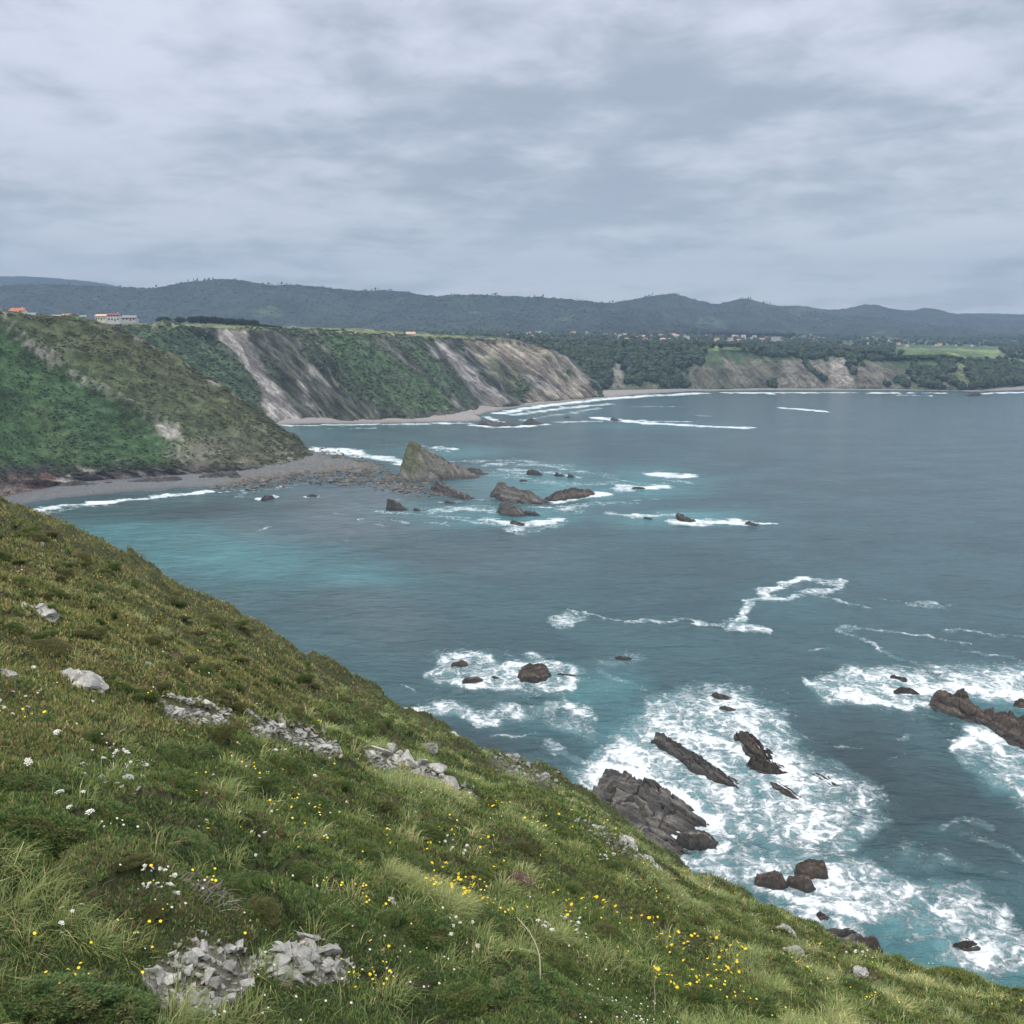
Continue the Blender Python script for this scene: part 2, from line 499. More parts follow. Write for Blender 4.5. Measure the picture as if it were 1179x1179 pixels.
# beds dip to the right: coordinate across them and along them
across = X * .62 + Z * .78
along = X * .78 - Z * .62
onface = sstep(0.0, .06, vB) * sstep(.66, .6, vB)
beds = ridged(across / 26 + .4 * fbm(along / 40, across / 40, 2, 2), along / 160, 4, 51)
fine = ridged(across / 8 + .3 * fbm(along / 20, across / 20, 2, 5), along / 60, 3, 61)
d = (11 * (beds - .6) + 5 * (fine - .6) + 5 * fbm(X / 70, Z / 40, 3, 64) + 20 * (ridged(across / 95 + .5 * fbm(along / 90, across / 90, 2, 68), along / 300, 2, 69) - .62)) * onface
d += .8 * fbm(X / 9, (Y_ + Z) / 9, 3, 66)
PB = PB + nB * d[..., None]
G2 = (0.045, 0.085, 0.032)
zB = [
    ([(0, 376), (232, 378), (262, 398), (292, 440), (300, 470), (290, 520), (0, 520)], (0.044, 0.072, 0.038), 6, 1),
    ([(140, 376), (235, 378), (240, 392), (200, 384)], (0.075, 0.11, 0.048), 5, .6),
    ([(236, 378), (282, 379), (286, 392), (306, 430), (335, 468), (350, 486), (318, 490), (300, 466), (305, 452), (285, 425), (262, 396)], (0.29, 0.27, 0.25), 4, 1),
    ([(292, 380), (400, 384), (440, 392), (520, 440), (540, 476), (350, 486), (330, 440), (305, 400)], (0.066, 0.070, 0.055), 5, 1),
    ([(318, 384), (370, 388), (395, 410), (350, 400)], (0.15, 0.14, 0.135), 6, .7),
    ([(370, 384), (420, 386), (450, 410), (505, 445), (522, 470), (470, 474), (425, 452), (385, 418)], (0.046, 0.076, 0.034), 5, .95),
    ([(330, 383), (400, 384), (405, 400), (372, 398)], (0.05, 0.085, 0.035), 5, .7),
    ([(440, 387), (500, 390), (525, 425), (548, 455), (535, 462), (505, 440), (470, 410)], (0.045, 0.05, 0.043), 4, .9),
    ([(455, 392), (480, 392), (525, 435), (548, 462), (540, 468), (500, 435)], (0.045, 0.075, 0.036), 5, .8),
    ([(500, 392), (512, 396), (545, 425), (575, 452), (590, 464), (560, 474), (548, 460), (528, 430)], (0.25, 0.235, 0.22), 3, .95),
    ([(510, 390), (540, 391), (560, 420), (605, 462), (590, 466), (560, 438), (530, 408)], (0.05, 0.055, 0.046), 4, .85),
    ([(536, 391), (600, 392), (645, 408), (670, 424), (688, 456), (612, 466), (575, 435), (548, 412)], (0.225, 0.195, 0.155), 4, 1),
    ([(545, 398), (575, 412), (608, 450), (598, 462), (570, 432)], (0.06, 0.075, 0.042), 6, .8),
    ([(590, 420), (612, 440), (615, 452), (596, 446)], (0.045, 0.08, 0.035), 5, .7),
    ([(590, 393), (650, 410), (640, 418), (590, 402)], (0.20, 0.18, 0.13), 4, .7),
    ([(600, 425), (626, 432), (640, 446), (610, 446)], (0.13, 0.12, 0.115), 5, .7),
    ([(640, 418), (662, 424), (658, 440), (645, 436)], (0.08, 0.095, 0.045), 5, .7),
    ([(0, 366), (300, 370), (500, 385), (590, 390), (590, 392.5), (500, 390), (440, 387), (380, 382.5), (238, 377.5), (0, 376)], (0.13, 0.15, 0.065), 1.5, .85),
]
cB = paint(PB, DROCK, zB, 71, 5)
st = sstep(.55, .85, fine) * onface
gz_ = (sstep(.02, .3, fbm(across / 30 + 3, along / 90, 4, 83)) * .75 * (cB.sum(-1) < .34) * onface)[..., None]
cB = cB * (1 - gz_) + np.array((0.047, 0.068, 0.035)) * gz_
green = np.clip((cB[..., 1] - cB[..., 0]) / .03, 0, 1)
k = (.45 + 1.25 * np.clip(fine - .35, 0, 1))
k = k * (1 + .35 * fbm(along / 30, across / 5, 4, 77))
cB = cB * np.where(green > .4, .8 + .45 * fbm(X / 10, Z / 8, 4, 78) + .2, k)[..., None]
w = (st * sstep(.05, .3, fbm(along / 55, across / 18, 3, 79)) * (1 - green) * .55)[..., None]
cB = cB * (1 - w) + np.array((0.27, 0.25, 0.24)) * w
def bedded(name):
    """cliff ground with fine beds that dip to the right"""
    m = Mat(name, .95, .15)
    cx_ = m.n('ShaderNodeCombineXYZ')
    def dot(v):
        n = m.n('ShaderNodeVectorMath', operation='DOT_PRODUCT'); m.l(m.pos, n.inputs[0]); n.inputs[1].default_value = v
        return n.outputs['Value']
    m.l(m.math('MULTIPLY', dot((.62, .1, .78)), .30), cx_.inputs[0]); m.l(m.math('MULTIPLY', dot((.78, .2, -.62)), .025), cx_.inputs[1]); m.l(m.math('MULTIPLY', dot((0, 1, 0)), .02), cx_.inputs[2])
    b = m.noise(cx_.outputs[0], 1.0, 7, .7, .35)
    n1 = m.noise(m.pos, .35, 6, .7)
    v = m.math('MULTIPLY', m.ramp(b, .3, .7, .45, 1.6), m.ramp(n1, .3, .7, .65, 1.35))
    s = m.n('ShaderNodeVectorMath', operation='SCALE')
    m.l(m.attr('col'), s.inputs[0]); m.l(v, s.inputs['Scale'])
    m.col(s.outputs[0]); m.nor(m.bump(m.math('ADD', b, m.math('MULTIPLY', n1, .5)), 3.0, 1.0))
    return m.m
M_CLIFF = bedded('cliff_ground')
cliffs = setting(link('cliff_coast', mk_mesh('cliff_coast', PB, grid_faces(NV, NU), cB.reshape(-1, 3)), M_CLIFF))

# ---- the wooded coast round the head of the bay and the plain behind it
fx = [200, 420, 560, 640, 700, 760, 830, 900, 960, 1020, 1075, 1120, 1160, 1230, 1400]
fy = [452, 452, 452, 452, 450.5, 448.5, 447.5, 447, 447, 447.3, 448.5, 449, 446, 443, 440]
cx = [200, 420, 560, 640, 700, 760, 830, 900, 960, 1020, 1070, 1105, 1140, 1230, 1400]
cy = [389, 389, 390, 395, 397, 398, 399, 402, 404, 406, 405, 407, 416, 420, 420]
cY = [1700, 1720, 1740, 1760, 1790, 1800, 1830, 1830, 1820, 1810, 1790, 1780, 1780, 2000, 2300]
n_ = len(fx)
footC = at_height(fx, fy, np.full(n_, 1.0)); crestC = at_depth(cx, cy, cY)
rowsC = [footC + np.array([0, -10, -6])] + face_rows(footC, crestC, [(0, 0), (.08, .16), (.25, .4), (.5, .64), (.75, .85), (1, 1)])
ix = np.array(cx, float)
for yy, yr, YY in ((393, 408, 2150), (388.5, 403, 2600), (384, 398, 3200), (378, 392, 3900)):
    pxs = 589.5 + (ix - 589.5) * 1.06
    pys = lerp(yy, yr, sstep(500, 1250, ix))
    rowsC.append(at_depth(pxs, pys, np.full(n_, YY)))
NV, NU = 300, 900
PC = crom(crom(np.array(rowsC), NU, 1), NV, 0)
nC = gnormal(PC)
vC = np.linspace(0, 1, NV)[:, None] * np.ones((1, NU))
X, Y_, Z = PC[..., 0], PC[..., 1], PC[..., 2]
onface = sstep(0, .06, vC) * sstep(.62, .45, vC)
d = (16 * fbm(X / 130, Z / 300, 3, 90) + 7 * (ridged(X / 40 + Z / 90, Z / 120, 3, 91) - .6)) * onface
d += 2.5 * fbm(X / 22, Y_ / 22, 3, 93)
PC = PC + nC * d[..., None]
qx, qy = proj(PC)
zC = [
    ([(560, 390), (1300, 400), (1300, 446), (560, 452)], (0.042, 0.062, 0.03), 5, .8),
    ([(705, 420), (716, 420), (720, 446), (702, 448)], (0.17, 0.155, 0.13), 3, .7),
    ([(800, 422), (812, 426), (822, 446), (806, 447)], (0.16, 0.13, 0.1), 4, .6),
    ([(832, 412), (845, 418), (862, 440), (850, 447), (838, 432)], (0.24, 0.2, 0.165), 4, .6),
    ([(860, 412), (885, 414), (888, 436), (862, 432)], (0.15, 0.125, 0.1), 5, .6),
    ([(770, 424), (830, 420), (890, 418), (1030, 420), (1060, 436), (1060, 447), (770, 448)], (0.068, 0.064, 0.050), 5, .75),
    ([(902, 416), (948, 414), (955, 430), (960, 446), (895, 447)], (0.125, 0.112, 0.093), 4, .8),
    ([(955, 412), (972, 414), (985, 446), (958, 447)], (0.19, 0.17, 0.148), 3, .85),
    ([(985, 418), (1012, 418), (1035, 444), (988, 446)], (0.105, 0.09, 0.074), 4, .8),
    ([(1075, 432), (1100, 430), (1115, 446), (1078, 447)], (0.12, 0.09, 0.08), 4, .7),
    ([(1095, 414), (1115, 420), (1120, 446), (1110, 446)], (0.13, 0.14, 0.07), 4, .5),
    ([(1040, 399), (1150, 403), (1155, 413), (1090, 415), (1045, 409)], (0.17, 0.22, 0.085), 2.5, .95),
    ([(1040, 408), (1090, 412), (1080, 428), (1050, 420)], (0.075, 0.115, 0.045), 4, .7),
    ([(800, 398), (828, 398), (826, 404), (802, 403)], (0.15, 0.22, 0.08), 1.5, .9),
    ([(700, 446), (760, 438), (760, 448), (700, 450)], (0.12, 0.12, 0.08), 3, .5),
]
cC = paint(PC, (0.045, 0.066, 0.032), zC, 95, 4)
f1, f2, cid = worley(X / 130 + .3 * fbm(X / 90, Y_ / 90, 2, 3), Y_ / 210, 97)
field = (cid > .35) * sstep(.02, .09, f2 - f1) * sstep(.5, .56, vC)
fcol = np.where((cid > .72)[..., None], np.array((0.095, 0.125, 0.055)), np.array((0.055, 0.085, 0.038)))
cC = cC * (1 - .85 * field[..., None]) + fcol * .85 * field[..., None]
cC *= (1 + .5 * (ridged((X + Z * .5) / 14, Z / 40, 3, 98) - .6) * 2 * onface)[..., None]
M_FAR = land_mat('far_ground', 0.05, 0.2, 3.0)
far_coast = setting(link('far_coast', mk_mesh('far_coast', PC, grid_faces(NV, NU), cC.reshape(-1, 3)), M_FAR))
C_px, C_py, C_flat = qx.ravel(), qy.ravel(), PC.reshape(-1, 3)

# ---- hills in four ranks
def hill(pts, Y, base_py, seed, depth, colr, amp):
    p = np.array(pts, float)
    xs = np.linspace(p[0, 0], p[-1, 0], 46)
    ys = np.interp(xs, p[:, 0], p[:, 1])
    n = len(xs)
    crest = at_depth(xs, ys + 1.5, np.full(n, Y))
    foot = at_depth(589.5 + (xs - 589.5) * 1.05, np.full(n, base_py), np.full(n, Y - depth))
    back = crest.copy(); back[:, 1] += depth; back[:, 2] = 60
    rows = [foot + np.array([0, 0, -25])] + face_rows(foot, crest, [(0, 0), (.3, .2), (.6, .52), (.85, .85), (1, 1)]) + [lerp(crest, back, .4), back]
    nv, nu = 150, 620
    P = crom(crom(np.array(rows), nu, 1), nv, 0)
    v = np.linspace(0, 1, nv)[:, None] * np.ones((1, nu))
    env = sstep(.0, .3, v) * (.10 + .90 * sstep(.75, .5, v))
    P[..., 2] += amp * env * fbm(P[..., 0] / 420, P[..., 1] / 420, 4, seed)
    P[..., 2] += amp * 1.7 * sstep(0.05, .3, v) * sstep(.72, .45, v) * (ridged(P[..., 0] / 520 + fbm(P[..., 0] / 600, P[..., 1] / 600, 2, seed) * .5, P[..., 1] / 1500, 3, seed + 5) - .6)
    P[..., 2] += 6 * fbm(P[..., 0] / 32, P[..., 1] / 45, 3, seed + 9) * sstep(.05, .2, v)
    c = np.zeros(P.shape) + np.array(colr)
    t = fbm(P[..., 0] / 260, P[..., 1] / 260, 4, seed + 20)
    c *= (1 + .8 * np.clip(t, -.6, .6))[..., None]
    mead = .6 * sstep(.36, .44, fbm(P[..., 0] / 340, P[..., 1] / 340, 3, seed + 30)) * .7
    c = c * (1 - mead[..., None]) + np.array((0.08, 0.11, 0.05)) * mead[..., None]
    o = setting(link('hills', mk_mesh('hills', P, grid_faces(nv, nu), c.reshape(-1, 3)), M_HILL))
    return P
M_HILL = land_mat('hill_ground', 0.012, 0.06, 12.0, .8)
F_ = (0.022, 0.031, 0.024)
H1 = hill([(-300, 331), (-100, 331), (0, 331), (25, 327), (60, 326), (100, 329), (180, 332.5), (205, 328), (240, 323), (275, 320), (300, 328), (345, 328), (400, 333), (450, 334), (500, 341), (540, 339.5), (600, 341), (650, 344), (690, 348), (720, 353), (760, 363), (800, 374), (850, 384), (900, 392)], 4300, 381, 101, 900, F_, 34)
H2 = hill([(560, 352), (640, 351), (690, 350), (715, 347), (740, 342), (772, 337.5), (800, 344), (820, 350), (838, 346.5), (855, 343.5), (880, 349), (920, 357), (960, 362), (1010, 366), (1060, 373), (1120, 381), (1200, 389), (1300, 392)], 5000, 386, 131, 1100, F_, 36)
H3 = hill([(780, 362), (860, 356), (900, 352), (930, 354), (960, 356), (1000, 349), (1030, 355), (1050, 356), (1068, 353), (1095, 360), (1140, 366.5), (1179, 369), (1300, 374), (1420, 376)], 6200, 386, 161, 1200, F_, 40)
H4 = hill([(-400, 330), (-100, 322), (0, 318), (50, 318), (110, 324), (170, 336), (300, 350), (600, 362), (1000, 364), (1090, 361), (1140, 359), (1200, 363), (1400, 366)], 7500, 378, 191, 900, F_, 30)

# =================================================================== beach and rocky spit
water_line = [(-130, 640), (-60, 606), (0, 587), (60, 575.5), (130, 569), (200, 562.5), (250, 561), (300, 555), (345, 548), (385, 545), (420, 541), (436, 541), (440, 538), (430, 534), (412, 530), (385, 526), (362, 519)]
shoreA = water_line + [(330, 505), (260, 525), (130, 540), (0, 560), (-130, 600)]
shoreB = [(315, 489), (360, 487.8), (420, 487), (470, 486.4), (530, 485.5), (555, 484), (548, 478), (562, 474), (590, 469.5), (620, 466), (660, 462), (690, 458.5), (730, 454.5), (790, 450.6), (860, 449.4), (930, 449), (1010, 449.2), (1090, 450), (1120, 451), (1179, 449), (1300, 447), (1300, 440), (1000, 443), (700, 446), (600, 455), (480, 472), (330, 480)]
gx = np.linspace(-130, 1300, 1250); gy = np.concatenate([np.linspace(442, 500, 150), np.linspace(500.6, 640, 200)])
BX, BY = np.meshgrid(gx, gy)
PW = at_height(BX, BY, np.zeros(BX.shape))
wx = BX + 5 * fbm(PW[..., 0] / 14, PW[..., 1] / 24, 4, 201); wy = BY + 2.2 * fbm(PW[..., 0] / 12, PW[..., 1] / 25, 4, 202)
sdA = inpoly(wx, wy, shoreA)
wx = BX + 6 * fbm(PW[..., 0] / 22, PW[..., 1] / 40, 3, 203); wy = BY + .7 * fbm(PW[..., 0] / 16, PW[..., 1] / 60, 3, 204)
sdB = inpoly(wx, wy, shoreB)
spit = sstep(215, 300, BX) * (BY > 500)
n_ = fbm(PW[..., 0] / 7, PW[..., 1] / 9, 4, 205)
zA_ = np.clip(sdA * .32, -2.2, 2.6) + spit * (n_ * 2.4 + 1.2 * ridged(PW[..., 0] / 9, PW[..., 1] / 5, 3, 211) - .8) + .15 * n_
zB_ = np.clip(sdB * .5, -2.2, 3.0) + .2 * n_
# low reefs of kelp-covered rock reaching out to the stack
reef = sstep(.10, .3, fbm(PW[..., 0] / 12, PW[..., 1] / 16, 4, 207)) * sstep(-10, 3, inpoly(BX, BY, [(395, 538), (440, 540), (480, 548), (520, 566), (500, 576), (455, 572), (430, 562), (395, 556), (360, 552)]))
zz = np.maximum(np.maximum(zA_, zB_), -2.2 + reef * 2.9 + .5 * n_ * reef)
PW[..., 2] = zz
cS = np.zeros(PW.shape) + np.array((0.086, 0.090, 0.092))
wB = (sdB > sdA)[..., None]
cS = np.where(wB, np.array((0.19, 0.172, 0.157)), cS)
kelp = (sstep(-.2, .15, n_ + .15) * sstep(230, 290, BX) * sstep(505, 512, BY)) * (.25 + .75 * sstep(6.5, 2.5, sdA))
kelp = np.maximum(kelp, reef)
kc = np.where((fbm(PW[..., 0] / 4, PW[..., 1] / 5, 3, 209) > 0.05)[..., None], np.array((0.05, 0.044, 0.032)), np.array((0.105, 0.088, 0.06)))
cS = cS * (1 - kelp[..., None]) + kc * kelp[..., None]
wet = sstep(.9, .15, zz)[..., None]
cS *= 1 - .35 * wet
keep = zz > -2.0
F = grid_faces(len(gy), len(gx))
F = F[keep.ravel()[F].any(1)]
mb = Mat('beach', 0.75, 0.4)
nn = mb.noise(mb.pos, 0.5, 6, .7)
s_ = mb.n('ShaderNodeVectorMath', operation='SCALE'); mb.l(mb.attr('col'), s_.inputs[0]); mb.l(mb.ramp(nn, .3, .7, .65, 1.3), s_.inputs['Scale'])
mb.col(s_.outputs[0]); mb.nor(mb.bump(nn, 1.0, .8))
beach = setting(link('beach', mk_mesh('beach', PW, F, cS.reshape(-1, 3)), mb.m))

# =================================================================== sea
gx = np.concatenate([np.linspace(-900, -30, 60)[:-1], np.linspace(-30, 1210, 780), np.linspace(1210, 2200, 60)[1:]])
gy = np.concatenate([np.linspace(394.5, 440, 24)[:-1], np.linspace(440, 620, 210)[:-1], np.linspace(620, 1185, 400)[:-1], np.linspace(1185, 1700, 40)])
SX, SY = np.meshgrid(gx, gy)
PS = at_height(SX, SY, np.zeros(SX.shape))
D = np.hypot(PS[..., 0], PS[..., 1])
ax = np.interp(SY, [450, 520, 620, 900], [4, 6, 9, 13]); ay = np.interp(SY, [450, 520, 620, 900], [.5, 1.4, 3.5, 10])
px = SX + ax * 1.25 * fbm(SX / (ax * 3), SY / (ay * 3), 5, 301) + ax * 1.3 * fbm(SX / (ax * 9), SY / (ay * 9), 2, 305)
py = SY + ay * 1.25 * fbm(SX / (ax * 3) + 7, SY / (ay * 3) + 3, 5, 302) + ay * 1.3 * fbm(SX / (ax * 9), SY / (ay * 9) + 40, 2, 306)
foam = np.zeros(SX.shape)
def f_poly(pts, a, soft):
    global foam
    foam = np.maximum(foam, a * sstep(-soft * 1.6, soft * 1.5, inpoly(px, py, pts)))
def f_path(pts, a, w, w2=None, ky=1.0):
    global foam
    d, t = topath(px, py * ky, [(q[0], q[1] * ky) for q in pts])
    ww = w if w2 is None else w + (w2 - w) * t
    foam = np.maximum(foam, a * sstep(1.1, .15, d / ww))
def f_blob(x, y, rx, ry, a, rot=0.0):
    global foam
    c, s = math.cos(R(rot)), math.sin(R(rot))
    u = ((px - x) * c + (py - y) * s) / rx; v = (-(px - x) * s + (py - y) * c) / ry
    foam = np.maximum(foam, a * sstep(1.15, .45, np.hypot(u, v)))
# surf round the ledges at the foot of the slope
f_poly([(655, 885), (690, 868), (735, 830), (735, 808), (775, 790), (850, 788), (862, 800), (905, 818), (912, 845), (950, 878), (1000, 905), (1028, 945), (1000, 975), (930, 990), (860, 975), (800, 985), (740, 985), (660, 940)], .72, 14)
f_poly([(820, 985), (900, 975), (1000, 985), (1060, 1020), (1120, 1025), (1165, 1060), (1200, 1090), (1200, 1130), (1120, 1115), (1020, 1080), (880, 1060), (820, 1020)], .66, 14)
f_poly([(780, 960), (850, 950), (900, 1000), (1000, 1050), (1000, 1100), (880, 1060), (780, 1000)], .7, 14)
f_path([(755, 842), (800, 850), (860, 870), (880, 910)], .95, 22); f_path([(850, 830), (880, 870), (920, 900)], .9, 16)
f_path([(690, 885), (740, 900), (800, 930), (830, 960)], .95, 15); f_path([(740, 935), (770, 965), (830, 980)], .95, 14)
f_path([(870, 1030), (940, 1040), (1000, 1060)], .9, 16); f_path([(860, 1000), (930, 995), (970, 1015)], .8, 12)
f_path([(1060, 1040), (1100, 1075), (1140, 1100)], .9, 20)
f_path([(820, 835), (850, 822), (900, 835), (925, 850), (905, 858)], .5, 12)
f_blob(1055, 985, 55, 22, .42, 10); f_path([(1085, 955), (1110, 940), (1140, 950)], .45, 10); f_path([(1110, 965), (1160, 970), (1190, 990)], .4, 12)
f_poly([(1010, 990), (1040, 970), (1090, 980), (1115, 1000), (1070, 1012)], .5, 10)
# thin foam spreading round the surf
f_poly([(640, 880), (690, 850), (715, 800), (780, 770), (880, 780), (940, 820), (960, 870), (1040, 920), (1060, 990), (1150, 1000), (1230, 1060), (1230, 1150), (1000, 1090), (700, 960)], .26, 26)
f_poly([(470, 770), (520, 745), (620, 742), (760, 740), (770, 770), (720, 800), (720, 860), (650, 880), (560, 850), (470, 835)], .2, 20)
f_poly([(900, 770), (1000, 752), (1250, 752), (1250, 950), (1130, 930), (1080, 860), (960, 830)], .22, 24)
# right hand rocks
f_poly([(918, 782), (985, 764), (1060, 768), (1120, 766), (1250, 768), (1250, 820), (1150, 812), (1080, 824), (990, 818), (940, 808)], .72, 10)
f_path([(925, 785), (945, 800), (990, 812), (1075, 818)], .9, 9); f_path([(1040, 800), (1080, 795), (1180, 800), (1250, 800)], .95, 14)
f_poly([(1092, 850), (1130, 832), (1170, 845), (1250, 860), (1250, 930), (1150, 915), (1108, 890)], .68, 10)
f_path([(1100, 860), (1140, 850), (1200, 880)], .9, 12); f_path([(1150, 905), (1200, 935)], .5, 20)
# middle rocks
f_poly([(484, 772), (505, 752), (560, 752), (572, 765), (590, 755), (640, 752), (676, 765), (680, 782), (640, 797), (560, 796), (505, 792)], .62, 9)
f_path([(490, 775), (520, 758), (560, 760)], .75, 8); f_path([(575, 770), (620, 755), (665, 770), (670, 785), (630, 790)], .85, 9)
f_path([(520, 790), (560, 792), (600, 790)], .75, 7)
f_poly([(678, 755), (715, 745), (745, 752), (735, 766), (690, 768)], .52, 7)
f_path([(478, 820), (520, 818), (560, 824), (610, 818), (650, 812), (680, 822)], .72, 14)
f_path([(600, 800), (630, 795), (650, 800)], .5, 9)
f_poly([(590, 820), (650, 812), (692, 822), (705, 850), (680, 862), (640, 848)], .52, 9)
f_path([(690, 770), (715, 785), (740, 800)], .4, 8)
f_path([(575, 850), (600, 848), (612, 842)], .55, 4); f_path([(470, 795), (480, 798)], .6, 4)
f_path([(630, 860), (665, 880), (690, 865)], .5, 8)
# drifting foam
f_blob(652, 713, 24, 12, .62); f_path([(652, 702), (668, 706), (700, 714), (730, 716), (770, 719), (840, 721)], .58, 3.0)
f_path([(835, 722), (858, 705), (868, 690), (900, 676), (925, 668), (972, 672)], .80, 9, 6)
f_path([(972, 672), (965, 681), (935, 684), (905, 690), (870, 690), (850, 712)], .68, 6); f_path([(940, 686), (980, 698), (1000, 702)], .55, 3)
f_path([(840, 722), (880, 722)], .7, 6)
f_path([(962, 724), (1000, 722), (1060, 732), (1120, 744)], .62, 5, 3); f_path([(965, 726), (995, 738), (1005, 746)], .58, 5)
f_path([(1010, 750), (1045, 760), (1055, 768)], .42, 5); f_path([(1085, 730), (1130, 732), (1179, 732)], .5, 4); f_path([(1040, 695), (1095, 700), (1105, 696)], .5, 3)
f_path([(930, 747), (960, 747)], .55, 4); f_path([(1095, 750), (1180, 762)], .5, 3); f_path([(1010, 690), (1100, 702)], .4, 2.5)
f_path([(965, 862), (995, 862)], .55, 3); f_path([(1035, 855), (1060, 853)], .5, 4); f_path([(1040, 868), (1030, 880)], .45, 3)
# round the sea stack and its reefs
KY = 3.0
for a in [([(430, 588), (470, 590), (520, 596)], .5, 5), ([(410, 600), (440, 604)], .5, 3), ([(495, 590), (530, 586), (570, 590)], .6, 5), ([(500, 580), (540, 575), (570, 573)], .45, 4),
          ([(565, 601), (600, 606), (640, 600)], .9, 11), ([(560, 603), (520, 597)], .6, 5), ([(640, 577), (665, 572), (692, 568)], .95, 9), ([(640, 590), (700, 580), (760, 574)], .45, 4),
          ([(590, 540), (640, 543), (665, 550)], .6, 5), ([(520, 532), (600, 530), (660, 538)], .45, 6), ([(500, 515), (525, 517)], .8, 3), ([(480, 512), (520, 520)], .6, 3),
          ([(715, 562), (760, 560)], .85, 11), ([(752, 545), (792, 549)], .9, 9), ([(775, 553), (800, 557)], .5, 4), ([(560, 545), (600, 552), (650, 558), (700, 556)], .42, 10), ([(500, 588), (560, 584), (575, 590)], .5, 8), ([(530, 598), (600, 612), (650, 606)], .5, 7), ([(560, 535), (620, 534), (680, 545)], .5, 6), ([(610, 582), (640, 586), (680, 582)], .6, 6), ([(480, 600), (520, 603)], .42, 4), ([(690, 545), (720, 555)], .4, 8),
          ([(740, 594), (780, 592)], .7, 7), ([(775, 600), (830, 600), (850, 602)], .9, 10), ([(850, 602), (890, 605)], .85, 6), ([(700, 590), (740, 596)], .55, 5), ([(640, 595), (700, 578)], .4, 5),
          ([(365, 518), (412, 521)], .95, 10), ([(410, 525), (450, 528), (470, 536)], .8, 8), ([(300, 575), (318, 573)], .9, 5), ([(355, 572), (368, 570)], .7, 3), ([(270, 572), (300, 565), (340, 560)], .45, 4),
          ([(575, 541), (605, 546)], .5, 8), ([(460, 575), (500, 590)], .35, 8), ([(455, 598), (470, 604)], .5, 3), ([(310, 605), (300, 612)], .55, 3), ([(375, 590), (395, 593)], .4, 3), ([(370, 620), (400, 622)], .35, 3)]:
    f_path(a[0], a[1], a[2] * 1.7, None, KY)
KY = 8.0
for a in [([(545, 490), (590, 492), (625, 489)], .9, 14), ([(425, 489), (460, 488)], .7, 10), ([(690, 481), (710, 484), (760, 488), (860, 493)], .95, 15), ([(740, 484), (795, 486)], .7, 9),
          ([(640, 486), (690, 485)], .6, 10), ([(900, 470), (925, 471), (950, 474)], .92, 10), ([(800, 478), (815, 479)], .4, 8), ([(1000, 462), (1040, 463)], .3, 8),
          ([(575, 476), (620, 468), (690, 460), (740, 456), (800, 453)], .85, 16), ([(590, 478), (650, 470), (700, 465)], .72, 14), ([(600, 484), (640, 478), (690, 470)], .5, 12), ([(560, 480), (575, 486)], .8, 10),
          ([(700, 458), (780, 454)], .8, 10), ([(830, 452), (890, 453.5)], .8, 6), ([(790, 453), (900, 452), (960, 452.2), (1020, 452.4), (1090, 452.6)], .85, 6), ([(1035, 454.5), (1070, 455.5)], .8, 7),
          ([(1120, 453.5), (1179, 451.5), (1300, 449)], .9, 10), ([(325, 490), (400, 489), (480, 488), (540, 487)], .75, 10), ([(380, 494), (450, 492)], .45, 9), ([(700, 470), (740, 468), (790, 468)], .42, 8),
          ([(430, 512), (480, 510)], .4, 10), ([(500, 500), (540, 503)], .25, 8)]:
    f_path(a[0], a[1], a[2], None, KY)
f_path([(-140, 650), (-60, 611), (0, 595), (60, 584), (130, 577), (190, 571), (250, 567)], .97, 8, 4, 1.6)
f_path([(150, 575), (200, 570), (260, 567), (330, 558)], .6, 2.5, 2.5, 1.6)
f_path([(10, 598), (60, 589), (110, 583)], .5, 6, 4, 1.6)
# aerated and shallow water
aer = np.zeros(SX.shape); sand = np.zeros(SX.shape); deep = np.zeros(SX.shape)
def blob(arr, x, y, rx, ry, a, rot=0.0):
    c, s = math.cos(R(rot)), math.sin(R(rot))
    u = ((px - x) * c + (py - y) * s) / rx; v = (-(px - x) * s + (py - y) * c) / ry
    return np.maximum(arr, a * sstep(1.3, .1, np.hypot(u, v)))
for b in [(240, 640, 210, 36, 1.0, 6), (150, 615, 150, 22, .9, 0), (360, 658, 130, 24, .7, 4), (640, 560, 140, 30, 1.0, 0), (735, 556, 90, 24, 1.0, 0), (560, 592, 150, 18, 1.0, 0), (790, 597, 120, 14, 1.0, 0), (520, 522, 90, 10, .6, 0),
          (690, 795, 60, 28, .8, -10), (740, 850, 80, 50, .75, 20), (830, 900, 140, 85, .85, 24), (960, 1040, 170, 50, .85, 20), (1120, 1110, 120, 55, .95, 20), (1000, 795, 80, 24, .8, 4), (1170, 800, 90, 30, .9, 0), (1160, 880, 60, 45, .8, 10),
          (600, 775, 110, 26, .45, 0), (640, 840, 90, 22, .35, 0), (640, 470, 90, 12, .4, 0), (760, 490, 110, 8, .5, 0), (400, 522, 60, 6, .6, 0), (340, 500, 90, 8, .35, 0), (900, 700, 80, 40, .2, 0), (1090, 960, 40, 20, .2, 0)]:
    aer = blob(aer, *b)
for b in [(400, 592, 110, 42, 1.0, 4), (300, 612, 80, 30, .5, 10), (440, 575, 60, 26, .9, 0), (540, 640, 160, 30, .3, 0), (430, 700, 110, 50, .35, 20), (540, 560, 60, 16, .6, 0)]:
    sand = blob(sand, *b)
for b in [(210, 592, 130, 12, .9, -6), (330, 585, 60, 8, .5, -8), (1000, 890, 110, 70, 1.0, 30), (570, 855, 110, 22, .7, 0), (1080, 940, 140, 80, .9, 20)]:
    deep = blob(deep, *b)
mid = fbm(PS[..., 0] / 90, PS[..., 1] / 120, 4, 310)
wob = sstep(900, 250, D)
